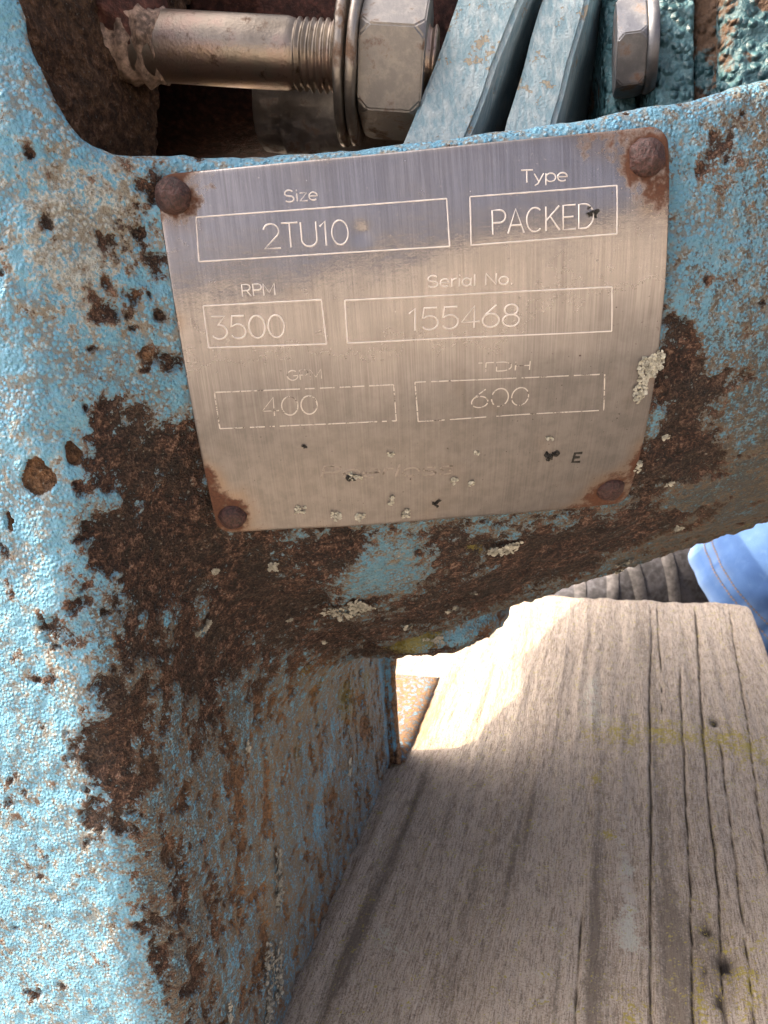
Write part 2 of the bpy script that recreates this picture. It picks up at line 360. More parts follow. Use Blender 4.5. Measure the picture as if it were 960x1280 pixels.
# ------------------------------------------------------------------ plank
def build_plank():
    root = empty('wooden_plank', (0, 0, -.045))
    tag(root, 'weathered grey wooden plank with long cracks and yellow lichen under the pump', 'plank')
    x0, x1, y0, y1, th = -.195, .091, -.12, .547, .045
    xs = np.arange(x0, x1 + 1e-6, .0007); ys = np.arange(y0, y1 + 1e-6, .003)
    X, Y = np.meshgrid(xs, ys, indexing='ij'); N = X.size
    P = np.stack([X.ravel(), Y.ravel(), np.zeros(N)], -1)
    z = .0012*fbm(P, (.02, .25, 1), 3) + .0005*vn(P, (.004, .1, 1)) + .0003*vn(P, (.0022, .012, 1))
    crack = np.zeros(N)
    # long drying cracks: (x at y=.2, drift per metre, y range, width)
    for cx, dr, ya, yb, wd, sd in [(.0135, .03, .10, .546, .0009, 1), (.0265, .045, .1, .47, .0007, 3), (.0365, .05, .15, .548, .0010, 4), (.0455, .04, .12, .40, .0005, 5), (.056, .06, .22, .548, .0006, 7), (.0215, .02, .36, .548, .0005, 8), (-.0105, .01, .12, .26, .0005, 6)]:
        c = cx + dr*(P[:, 1] - .2) + .0010*vn(P*[0, 1, 0], .06, sd*3.1) + .0004*vn(P*[0, 1, 0], .012, sd*5.7)
        wv = .6*wd*(.72 + .33*vn(P*[0, 1, 0], .03, sd*9.))*sstep(ya, ya + .04, P[:, 1])*(1 - sstep(yb - .04, yb + .001, P[:, 1]))
        crack = np.maximum(crack, np.exp(-((P[:, 0] - c)/np.maximum(wv, 1e-5))**2)*(wv > 1e-4))
    z -= .0022*crack
    def blobs(lst):
        r = np.zeros(N)
        for bx, by, rx, ry, wgt in lst: r = r + wgt*np.exp(-((P[:, 0] - bx)/rx)**2 - ((P[:, 1] - by)/ry)**2)
        return r
    holes = blobs([(px, py, r, r*1.3, 1) for px, py, r in HOLES]); holes = np.clip(holes*1.3, 0, 1); z -= .0025*holes
    # end of the board and its edges are worn round
    for e, s_ in ((x1 - P[:, 0], .003), (y1 - P[:, 1], .004)):
        z -= .0022*np.exp(-np.maximum(e, 0)/s_)*(1 + .6*vn(P, .008))
    P[:, 2] = z
    nx, ny = len(xs), len(ys)
    idx = np.arange(N).reshape(nx, ny)
    F = np.stack([idx[:-1, :-1], idx[1:, :-1], idx[1:, 1:], idx[:-1, 1:]], -1).reshape(-1, 4)
    # skirt: sides and bottom
    ring = np.concatenate([idx[:, 0], idx[-1, 1:], idx[-2::-1, -1], idx[0, -2:0:-1]])
    jag = P[ring].copy(); jag[:, 2] = -th
    base = N; Vv = np.concatenate([P, jag]); k = len(ring); ar = np.arange(k); nx_ = (ar + 1) % k
    F2 = np.stack([ring[ar], base + ar, base + nx_, ring[nx_]], -1)
    me = mesh_np('board', Vv, np.concatenate([F, F2]))
    pad = lambda a: np.concatenate([a, np.zeros(k)])
    attr(me, 'crack', pad(np.clip(np.maximum(crack, holes), 0, 1)))
    attr(me, 'dark', pad(blobs(W_DARK) - .06)); attr(me, 'bright', pad(blobs(W_BRIGHT))); attr(me, 'yellow', pad(blobs(W_YEL))); attr(me, 'white', pad(blobs(W_WHITE))); attr(me, 'orange', pad(blobs(W_OR)))
    o = link('board', me, MAT['wood'], root); o.location = (0, 0, .045)
    return root

def gpt(x, y):
    r = CF + CR*(x - 480)/FPX + CU*(640 - y)/FPX
    t = -CC[2]/r[2]; q = CC + r*t; return q[0], q[1]
HOLES = [(*gpt(893, 903), .0022), (*gpt(906, 1205), .0030), (*gpt(883, 1163), .0018), (*gpt(900, 1250), .0018), (*gpt(882, 1217), .0009)]
def gb(lst): return [(*gpt(x, y), rx, ry, w_) for x, y, rx, ry, w_ in lst]
W_YEL = gb([(850, 915, .045, .012, .22), (770, 925, .012, .012, .22), (905, 930, .02, .012, .2), (770, 910, .004, .006, .2), (830, 920, .012, .008, .2), (745, 970, .004, .008, .3), (762, 1042, .002, .004, .5), (930, 1230, .008, .02, .25), (880, 1262, .004, .02, .25), (790, 1270, .004, .015, .25), (735, 918, .003, .006, .25), (940, 950, .01, .012, .25)])
W_WHITE = gb([(740, 870, .006, .03, .35), (760, 905, .01, .008, .3), (860, 912, .012, .008, .3), (935, 940, .008, .008, .35), (480, 1165, .003, .004, .4), (497, 1185, .006, .002, .4), (787, 1085, .004, .006, .4), (785, 1150, .004, .010, .55), (790, 1180, .006, .004, .4)])
W_DARK = gb([(745, 1100, .0030, .10, .5), (830, 1050, .005, .22, .4), (750, 1240, .006, .05, .35), (660, 1030, .0022, .03, .6), (640, 1080, .0018, .035, .55), (560, 1020, .003, .03, .5), (525, 985, .003, .045, .5), (470, 1120, .004, .05, .45), (430, 1200, .004, .04, .45), (590, 1110, .003, .05, .4), (800, 800, .006, .06, .4), (890, 1200, .012, .03, .45), (700, 1180, .002, .05, .4), (615, 960, .002, .03, .4), (560, 1230, .03, .02, .2), (840, 1200, .012, .05, .25), (680, 960, .015, .04, .15)])
W_BRIGHT = gb([(690, 1130, .006, .05, .28), (780, 1010, .005, .05, .3), (785, 1140, .005, .03, .45), (720, 1240, .008, .02, .2), (905, 1010, .006, .05, .3), (620, 1090, .008, .06, .2), (700, 850, .01, .06, .15), (590, 870, .03, .06, .1)])
W_OR = [(-.102, .36, .007, .03, .7), (-.098, .41, .006, .05, .5), (.078, .34, .02, .05, .12)]
plank = build_plank()

# ------------------------------------------------------------------ pump casting: signed distance field -> mesh
AX_Y, AX_Z, KC = .30, .25, .39
def cone_r(x): return AX_Y - (.166 + KC*(x + .04))
SINA = KC/math.sqrt(1 + KC*KC); COSA = 1/math.sqrt(1 + KC*KC)
def smin(a, b, k):
    h = np.clip(.5 + .5*(b - a)/k, 0, 1); return b + (a - b)*h - k*h*(1 - h)
def smax(a, b, k): return -smin(-a, -b, k)
def rim_z(x): return .2685 + 1.05*np.maximum(x + .06, 0)**2
def sdf(x, y, z):
    Rr = np.maximum(cone_r(x), .062)
    rho = np.hypot(y - AX_Y, z - AX_Z)
    cone = np.maximum(np.maximum((rho - Rr)*COSA, -.14 - x), x - .165)
    # end wall with its leg: a thick upright slab, front face leaning back a little, rounded edges
    yf = .120 + .05*(z - .1)
    r = .013
    ye = .336 - .36*np.clip(-.105 - x, 0, .07)
    hx, hy = .034 - r, (ye - yf)/2 - r
    qx = np.abs(x + .139) - hx; qy = np.abs(y - (ye + yf)/2) - hy
    wall = np.hypot(np.maximum(qx, 0), np.maximum(qy, 0)) + np.minimum(np.maximum(qx, qy), 0) - r
    wall = np.maximum(np.maximum(wall, -.001 - z), z - .455)
    s = smin(cone, wall, .022)
    cav = np.maximum(np.maximum(rho - (Rr - .011), -.1035 - x), x - .125)
    rec = np.maximum(np.maximum(rho - .092, -.16 - x), x + .09)
    s = smax(s, -np.minimum(cav, rec), .003)
    wr = .024; wa = -.1040 - x + wr; wb = rim_z(x) - z + wr
    win = np.hypot(np.maximum(wa, 0), np.maximum(wb, 0)) + np.minimum(np.maximum(wa, wb), 0) - wr
    win = np.maximum(win, y - .33)
    # the opening bites into the end wall with a rounded lower corner
    py, pz = np.maximum(y - .1370, 1e-4), np.maximum(z - .268, 1e-4)
    bite = np.maximum(-(py*pz - 2.0e-5)/np.hypot(py, pz), -.126 - x)
    bite = np.maximum(np.maximum(bite, y - .32), x + .08)
    win = np.minimum(win, bite)
    s = smax(s, -win, .004)
    # drain lip under the bowl
    lx, ly, lz = (x + .086)/.046, (y - .275)/.036, (z - .1135)/.0145
    k0 = np.sqrt(lx*lx + ly*ly + lz*lz); k1 = np.sqrt((lx/.046)**2 + (ly/.036)**2 + (lz/.0145)**2) + 1e-9
    lug = k0*(k0 - 1)/k1
    s = smin(s, lug, .004)
    return s
def march(px, py):
    px = np.asarray(px, float); py = np.asarray(py, float)
    r = CF[None] + CR[None]*((px - 480)/FPX)[:, None] + CU[None]*((640 - py)/FPX)[:, None]
    t = np.full(len(px), .08)
    for i in range(90):
        p = CC + r*t[:, None]; t = t + .55*sdf(p[:, 0], p[:, 1], p[:, 2])
    return CC + r*t[:, None], t
def grad(P, e=4e-4):
    g = np.stack([sdf(*(P + d).T) - sdf(*(P - d).T) for d in np.eye(3)*e], -1)
    return g/(np.linalg.norm(g, axis=1, keepdims=True) + 1e-12)

def surface_nets(lo, hi, h):
    ax = [np.arange(a, b + h, h, dtype=np.float32) for a, b in zip(lo, hi)]
    f = np.empty([len(a) for a in ax], np.float32)
    YY, ZZ = np.meshgrid(ax[1], ax[2], indexing='ij')
    for i0 in range(0, len(ax[0]), 16):
        xx = ax[0][i0:i0+16][:, None, None]
        f[i0:i0+16] = sdf(xx, YY[None], ZZ[None])
    s = f < 0
    n = np.array(f.shape) - 1
    cnt = np.zeros(n, np.int8)
    for a in (0, 1):
        for b in (0, 1):
            for c in (0, 1): cnt += s[a:n[0]+a, b:n[1]+b, c:n[2]+c]
    act = (cnt > 0) & (cnt < 8)
    ci = np.argwhere(act); vid = np.full(n, -1, np.int32); vid[act] = np.arange(len(ci))
    acc = np.zeros((len(ci), 3)); k = np.zeros(len(ci))
    cor = [(a, b, c) for a in (0, 1) for b in (0, 1) for c in (0, 1)]
    for u in cor:
        for v in cor:
            if sum(abs(p - q) for p, q in zip(u, v)) == 1 and u < v:
                fa = f[ci[:, 0]+u[0], ci[:, 1]+u[1], ci[:, 2]+u[2]]; fb = f[ci[:, 0]+v[0], ci[:, 1]+v[1], ci[:, 2]+v[2]]
                mk = (fa < 0) != (fb < 0); t = np.where(mk, fa/(fa - fb + 1e-20), 0)
                acc += mk[:, None]*(np.array(u) + t[:, None]*(np.array(v) - np.array(u))); k += mk
    V = (ci + acc/k[:, None])*h + np.array(lo)
    Q = []
    for d in range(3):
        a, b = (d + 1) % 3, (d + 2) % 3
        sl0 = [slice(1, -1)]*3; sl0[d] = slice(0, -1); sl1 = [slice(1, -1)]*3; sl1[d] = slice(1, None)
        s0, s1 = s[tuple(sl0)], s[tuple(sl1)]
        for inv in (0, 1):
            e = np.argwhere((s0 & ~s1) if not inv else (~s0 & s1))
            if not len(e): continue
            e = e.copy(); e[:, a] += 1; e[:, b] += 1
            def cid(da, db):
                q = e.copy(); q[:, a] += da; q[:, b] += db; return vid[q[:, 0], q[:, 1], q[:, 2]]
            q = np.stack([cid(-1, -1), cid(0, -1), cid(0, 0), cid(-1, 0)], -1)
            Q.append(q if not inv else q[:, ::-1])
    return V, np.concatenate(Q)

def project(V, it=2):
    for _ in range(it):
        V = V - grad(V)*sdf(*V.T)[:, None]*.9
    return V

def subdivide(V, Q, sel):
    A = Q[sel]; rest = Q[~sel]
    E = np.stack([A, np.roll(A, -1, 1)], -1).reshape(-1, 2); E.sort(1)
    key = E[:, 0].astype(np.int64)*(len(V) + 1) + E[:, 1]
    uq, ui, inv = np.unique(key, return_index=True, return_inverse=True)
    mid = (V[E[ui, 0]] + V[E[ui, 1]])/2
    cen = V[A].mean(1)
    ne = len(V) + inv.reshape(-1, 4); nc = len(V) + len(mid) + np.arange(len(A))
    newV = np.concatenate([V, mid, cen])
    Qs = [np.stack([A[:, i], ne[:, i], nc, ne[:, (i + 3) % 4]], -1) for i in range(4)]
    Q2 = np.concatenate(Qs)
    return newV, np.concatenate([Q2, rest]), np.concatenate([np.ones(len(Q2), bool), np.zeros(len(rest), bool)])

def in_view(P, N, mg=120):
    d = P - CC; z = d @ CF; zz = np.maximum(z, 1e-3)
    sx = 480 + FPX*(d @ CR)/zz; sy = 640 - FPX*(d @ CU)/zz
    face = -(N*d).sum(1)/np.linalg.norm(d, axis=1)
    return (z > .02) & (sx > -mg) & (sx < 960 + mg) & (sy > -mg) & (sy < 1280 + mg) & (face > -.25)

# rust / paint layout: (pixel of the photograph, radius in pixels, weight), turned into points on the casting
RUSTB = [(150, 203, 9, .6), (200, 203, 9, .5), (250, 201, 9, .7), (300, 197, 9, .6), (360, 192, 9, .75), (420, 187, 9, .6), (480, 181, 9, .75), (540, 174, 9, .55), (600, 166, 9, .7), (650, 160, 8, .5), (720, 151, 8, .6), (780, 143, 8, .4), (850, 130, 8, .5), (910, 118, 8, .4), (850, 440, 26, .4), (868, 500, 28, .5), (880, 590, 28, .5), (905, 235, 22, .5), (940, 200, 14, .4), (930, 470, 16, .4), (880, 640, 26, .4), (800, 640, 20, .5), (470, 815, 20, .7), (520, 820, 20, .6), (560, 812, 14, .6), (600, 800, 12, .6), (625, 775, 8, .8), (450, 822, 14, .6), (195, 255, 26, .9), (200, 330, 18, .9), (205, 395, 10, .8), (212, 455, 14, .9), (150, 365, 26, .55), (130, 390, 16, .5), (225, 560, 30, .9), (170, 560, 40, .8), (205, 620, 45, .9), (135, 535, 24, .9), (125, 590, 26, .7), (165, 505, 20, .6), (120, 500, 14, .6),
         (250, 690, 60, .95), (330, 735, 70, .8), (430, 690, 45, .8), (560, 690, 40, .8), (300, 790, 70, .85), (180, 705, 45, .8), (140, 680, 32, .9), (430, 800, 60, .8), (560, 760, 60, .8), (680, 690, 50, .8), (760, 675, 40, .75), (640, 730, 50, .7), (820, 660, 30, .7), (720, 715, 30, .6),
         (848, 400, 22, .9), (840, 470, 34, 1.0), (850, 545, 36, .95), (822, 590, 30, .9), (885, 560, 26, .6), (890, 190, 16, .8), (875, 215, 12, .7), (915, 180, 14, .6), (845, 330, 8, .8), (880, 350, 14, .6), (905, 350, 14, .5), (905, 480, 20, .5), (930, 420, 14, .4), (845, 215, 9, .7), (838, 270, 8, .8),
         (75, 790, 22, .75), (60, 860, 16, .5), (50, 905, 10, .6), (130, 870, 30, .9), (130, 940, 34, 1.0), (150, 990, 30, .9), (115, 1030, 22, .8), (100, 800, 12, .5), (8, 690, 8, .9), (10, 735, 12, .7), (15, 815, 10, .4), (20, 980, 16, .5), (35, 1090, 12, .4), (5, 1155, 10, .4), (45, 1240, 14, .5), (130, 1200, 14, .5), (35, 1245, 8, .5), (10, 1000, 8, .5),
         (35, 185, 6, .8), (30, 390, 5, .5), (5, 340, 6, .8), (65, 400, 6, .5), (115, 225, 10, .5), (170, 375, 6, .7), (185, 445, 7, .8), (75, 640, 10, .35), (25, 530, 7, .5),
         (100, 745, 14, .4), (165, 800, 22, 0.33), (170, 900, 30, 0.33), (190, 1040, 40, 0.28), (215, 1110, 45, 0.28), (255, 930, 14, .8), (190, 1200, 40, 0.25), (260, 1200, 40, 0.22), (300, 1080, 30, 0.28), (330, 1180, 30, 0.28), (360, 960, 24, 0.22), (320, 870, 30, 0.28), (230, 850, 30, 0.28),
         (475, 1000, 12, .9), (440, 1070, 12, .9), (405, 1145, 12, 1.0), (498, 950, 12, .9), (372, 1230, 12, 1.0), (500, 900, 12, .4)]
CLEAN = [(480, 715, 40, .9), (530, 690, 26, .5), (640, 675, 10, .4), (900, 615, 26, .5), (845, 640, 14, .5), (930, 640, 26, .8), (900, 280, 40, .5), (930, 380, 24, .3), (925, 540, 34, .5), (350, 715, 18, .6), (440, 740, 14, .4), (410, 960, 16, 1.0), (400, 1030, 16, 1.0), (392, 1100, 8, .9), (420, 910, 10, .8), (480, 870, 16, .5), (285, 1000, 12, .6), (280, 1090, 14, .7), (290, 1200, 12, .7), (180, 640, 12, .6), (200, 600, 14, .6), (150, 720, 18, .5), (220, 770, 22, .4), (310, 900, 14, .5), (60, 560, 30, .3), (40, 480, 40, .3), (170, 1200, 12, .5), (590, 780, 16, .5), (230, 1010, 14, .4)]
CHIPS = [(47, 597, 19, 22), (91, 568, 11, 13), (8, 655, 4, 14)]
MOSSB = [(440, 880, 34, .42), (400, 860, 26, .4), (375, 940, 22, .38), (450, 950, 18, .35), (480, 900, 16, .3), (365, 1040, 18, .28), (505, 805, 22, .9), (540, 795, 14, .6), (600, 690, 8, .4), (860, 690, 16, .5), (905, 675, 18, .6), (940, 655, 14, .6), (385, 840, 12, .5), (430, 870, 22, .45), (400, 900, 14, .4), (460, 850, 16, .5), (590, 688, 5, .7), (815, 710, 14, .4)]
CRUSTB = [(110, 300, 70, .38), (60, 250, 60, .3), (160, 240, 50, .35), (150, 400, 40, .3), (90, 350, 40, .3), (70, 820, 30, .4), (90, 870, 20, .4), (40, 700, 30, .2), (230, 340, 20, .3), (420, 850, 16, .2), (345, 1200, 22, .2), (520, 740, 20, .1)]
ORNG = [(505, 930, 16, 1.1), (470, 1010, 16, 1.1), (438, 1080, 16, 1.1), (405, 1150, 16, 1.1), (375, 1225, 16, 1.1), (330, 1100, 60, .35), (300, 1200, 60, .35), (230, 1000, 60, .3), (480, 1000, 26, .7), (200, 900, 50, .2), (450, 870, 30, .4), (150, 360, 20, .3), (170, 375, 8, .6), (185, 445, 8, .6)]

def field(V, lst, aniso=None):
    P, t = march([b[0] for b in lst], [b[1] for b in lst])
    r = np.zeros(len(V), np.float32)
    for c, tt, b in zip(P, t, lst):
        rad = b[2]*tt/FPX*1.25
        k = (np.abs(V - c) < 3*rad).all(1)
        if k.any(): r[k] += b[3]*np.exp(-((V[k] - c)**2).sum(1)/rad**2)
    return r

def build_casting(parent):
    V, Q = surface_nets((-.181, .095, -.006), (.171, .462, .462), .0022)
    V = project(V, 2)
    for lvl in range(2):
        c = V[Q].mean(1); n = grad(c)
        sel = in_view(c, n, 150 if lvl == 0 else 40)
        V, Q, _ = subdivide(V, Q, sel)
        V = project(V, 1)
    N = grad(V)
    inside = (np.hypot(V[:, 1]-AX_Y, V[:, 2]-AX_Z) < cone_r(V[:, 0]) - .004) & (V[:, 0] > -.165) & (V[:, 2] > .12)
    inside |= ((V[:, 1] - .1370)*(V[:, 2] - .268) > 1.8e-5) & (V[:, 1] > .1370) & (V[:, 2] > .268) & (V[:, 0] > -.128) & (V[:, 0] < -.10) & (N[:, 0] > .15)
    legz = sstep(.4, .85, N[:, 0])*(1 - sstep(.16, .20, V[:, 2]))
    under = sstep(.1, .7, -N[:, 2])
    Vw = V + .0012*np.stack([vn(V, .004, 3.), vn(V, .004, 13.), vn(V, .004, 23.)], -1)
    rb = field(Vw, RUSTB); cl = field(Vw, CLEAN)
    n6 = fbm(V, .007, 3, 5.); n2 = fbm(V, .0022, 2, 9.); st = fbm(V, (.004, .004, .02), 3, 31.)
    rust = -.60 + 1.0*np.minimum(rb, 1.1) - .8*np.minimum(cl, 1) + .48*n6 + .42*n2
    rust += 1.5*np.clip(vn(V, .0030, 77.) - .50, 0, 1) + 1.0*np.clip(vn(V, .0075, 87.) - .45, 0, 1)
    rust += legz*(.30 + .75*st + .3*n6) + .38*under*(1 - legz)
    rust = np.where(inside, 1.0 + .3*n6, rust)
    rear = sstep(.315, .330, V[:, 1])*(1 - sstep(.11, .15, V[:, 2]))*(V[:, 0] < -.1)
    rust = rust + 1.0*rear
    chips, ct = march([c[0] for c in CHIPS], [c[1] for c in CHIPS])
    chipm = np.zeros(len(V))
    for c, t, b in zip(chips, ct, CHIPS):
        rel = Vw - c; a = rel @ CR/(b[2]*t/FPX); bb = rel @ CU/(b[3]*t/FPX); dz = np.abs(rel @ CF)
        chipm = np.maximum(chipm, (1 - sstep(.86, 1.0, np.hypot(a, bb) + .12*vn(V, .0018, 7.)))*(dz < .02))
    rust = np.where(chipm > .02, -.5 + 1.7*chipm, rust)
    moss = field(V, MOSSB); crust = field(V, CRUSTB) + .25*n6 - .12
    orange = np.clip(field(V, ORNG)*.8*(.6 + .8*n6) + .45*chipm + .75*legz*sstep(.12, .20, V[:, 1])*(.85 + .5*n6)*(1 - sstep(.095, .135, V[:, 2])) + .28*inside + .6*rear, 0, 1)  # leg orange is rust, lightened further in place of bounced light
    grime_shade = .15*n6 - .10 + .58*under*(1 - legz) + .62*legz - .5*np.clip(cl, 0, 1) + .35*np.clip(rb, 0, 1)*.5 + .1*st*legz  # grime, with painted shade mixed in under the bowl
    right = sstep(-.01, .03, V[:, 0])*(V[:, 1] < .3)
    grime_shade += .38*right
    tone = np.clip(.25*sstep(-.105, -.09, V[:, 0]) + .35*right + .0*legz + .7*under*(1 - legz) + .3*n6, 0, 1)  # paint darkened off the flange and underneath, shade put into the colour
    # relief
    rr = sstep(-.05, .15, rust)
    peel = .00030*vn(V, .0032, 3.) + .00016*vn(V, .0016, 8.) + .0006*vn(V, .012, 4.)
    pim = np.clip(vn(V, .0045, 41.) - .35, 0, 1)*.0016*np.clip(crust + .35, 0, 1)
    rough = .0011*fbm(V, .007, 3, 51.) + .0005*np.abs(vn(V, .0022, 61.)) - .0004
    d = peel + pim + rr*(rough - .0003) - .0004*sstep(-.02, .06, rust) - .0006*chipm
    d = d*np.where(inside, 1.4, 1.0)
    edge = sstep(.35, .0, np.abs((N*((V - CC)/np.linalg.norm(V - CC, axis=1, keepdims=True))).sum(1)))*(V[:, 2] < .2)
    d = d + edge*.0009*vn(V, .0026, 71.)
    V2 = V + N*d[:, None]
    me = mesh_np('casting', V2, Q)
    for k, v in dict(rust=rust, moss=moss, crust=crust, grime_shade=grime_shade, tone=tone, orange=orange).items(): attr(me, k, v)
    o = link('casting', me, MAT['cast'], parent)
    o['label'] = 'blue painted cast iron bowl and leg, peeling and rusted'
    return o

pump = empty('pump', (-.05, .25, 0))
tag(pump, 'old blue cast iron pump, rusty and peeling, with steel nameplate', 'pump')
def child(o, par=pump):
    o.parent = par; return o
bpy.context.view_layer.update()
def to_parent(o, par):
    o.parent = par; o.matrix_parent_inverse = par.matrix_world.inverted()
    return o
casting = build_casting(None); to_parent(casting, pump)

# added web behind the leg, its arch shaped to outline the plank's sun patch
def build_web():
    prof = [(.318, .0), (.334, .0), (.336, .045), (.350, .062), (.375, .074), (.40, .074), (.437, .070), (.46, .080), (.4835, .090), (.531, .112), (.56, .12), (.60, .125), (.60, .27), (.318, .27)]
    bm = bmesh.new()
    a = [bm.verts.new((-.118, y, z)) for y, z in prof]; b = [bm.verts.new((-.108, y, z)) for y, z in prof]
    n = len(prof)
    bm.faces.new(a); bm.faces.new(b[::-1])
    for i in range(n): bm.faces.new((a[i], b[i], b[(i+1) % n], a[(i+1) % n]))
    bmesh.ops.recalc_face_normals(bm, faces=bm.faces)
    bmesh.ops.bevel(bm, geom=[e for e in bm.edges if not e.is_boundary and abs(e.verts[0].co.x - e.verts[1].co.x) < 1e-6], offset=.002, segments=2, affect='EDGES')
    me = bpy.data.meshes.new('shadow_web'); bm.to_mesh(me); bm.free()
    attr(me, 'rust', np.full(len(me.vertices), 1.2)); attr(me, 'orange', np.full(len(me.vertices), .8))  # rust orange copies the sunlit strip beside the leg
    return to_parent(link('shadow_web', me, MAT['cast'], None, False), pump)
build_web()
def build_strip_pad():  # added pad standing in for the sunlit strip of the leg
    bm = bmesh.new(); nx, ny = 14, 22; g_ = []
    for i in range(nx):
        for j in range(ny):
            x = -.165 + .061*i/(nx-1); y = .325 + .085*j/(ny-1)
            g_.append((x + .0006*math.sin(j*2.1), y, 0))
    P = np.array(g_); P[:, 2] = .0030 + .0005*fbm(P, .008, 3, 3.)
    ed = np.minimum(-.104 - P[:, 0], .41 - P[:, 1]); P[:, 2] -= .0022*np.exp(-np.maximum(ed, 0)/.0012)
    idx = np.arange(nx*ny).reshape(nx, ny)
    F = np.stack([idx[:-1, :-1], idx[1:, :-1], idx[1:, 1:], idx[:-1, 1:]], -1).reshape(-1, 4)
    ring = np.concatenate([idx[:, 0], idx[-1, 1:], idx[-2::-1, -1], idx[0, -2:0:-1]]); k = len(ring)
    low = P[ring].copy(); low[:, 2] = -.001; ar = np.arange(k); nn = (ar+1) % k
    F2 = np.stack([ring[ar], nx*ny + ar, nx*ny + nn, ring[nn]], -1)
    bm.free()
    me = mesh_np('sunlit_strip_pad', np.concatenate([P, low]), np.concatenate([F, F2])); n_ = len(P) + k
    attr(me, 'rust', np.full(n_, .1)); attr(me, 'orange', np.full(n_, 1.)); attr(me, 'crust', np.full(n_, .3))
    return to_parent(link('sunlit_strip_pad', me, MAT['cast'], None), pump)
build_strip_pad()

# ------------------------------------------------------------------ nameplate (rolled onto the cone)
def wrap(u, v, off=0.0):
    """flat plate coordinates (apex of the unrolled cone at 0,0; u right, v down) -> world"""
    u = np.asarray(u, float); v = np.asarray(v, float)
    a = np.hypot(u, v); th = np.arctan2(v, -u)/SINA
    r = a*SINA; x = (AX_Y - r - .166)/KC - .04
    nrm = np.stack([np.full_like(a, SINA), -np.cos(th)*COSA, -np.sin(th)*COSA], -1)
    return np.stack([x, AX_Y - r*np.cos(th), AX_Z - r*np.sin(th)], -1) + nrm*np.asarray(off)[..., None] if np.ndim(off) else np.stack([x, AX_Y - r*np.cos(th), AX_Z - r*np.sin(th)], -1) + nrm*off
PL_OFF = .0021
# corners in flat coordinates: top-left, top-right, bottom-right, bottom-left
PC = np.array([(-.4220, -.0160), (-.3180, -.0178), (-.3155, .0735), (-.4212, .0630)])
def pl(s, t):
    s = np.asarray(s, float)[..., None]; t = np.asarray(t, float)[..., None]
    return (PC[0]*(1-s) + PC[1]*s)*(1-t) + (PC[3]*(1-s) + PC[2]*s)*t
def warp_off(u, v):
    P = np.stack([u, v, np.zeros_like(u)], -1).reshape(-1, 3)
    Q = np.stack([P[:, 0]*.55 + P[:, 1]*.83, (P[:, 0]*.83 - P[:, 1]*.55)*.25, P[:, 2]], -1)
    w_ = (.00030*vn(Q, .013, 2.) + .00016*vn(P, .022, 3.) + .00008*vn(P, .011, 9.)).reshape(np.shape(u))
    return w_
def plate_z(u, v):
    """height of the plate's outer face over the casting"""
    z = PL_OFF + warp_off(u, v)
    z = z - .7*(u + .369)*(v - .027)
    z = z + .0006*np.exp(-((u + .3165)/.006)**2 - ((v - .0)/.02)**2)
    # small dent next to the figures and a crease towards the type box
    z = z - .00025*np.exp(-((u + .3815)/.0016)**2 - ((v + .002)/.002)**2)
    return z
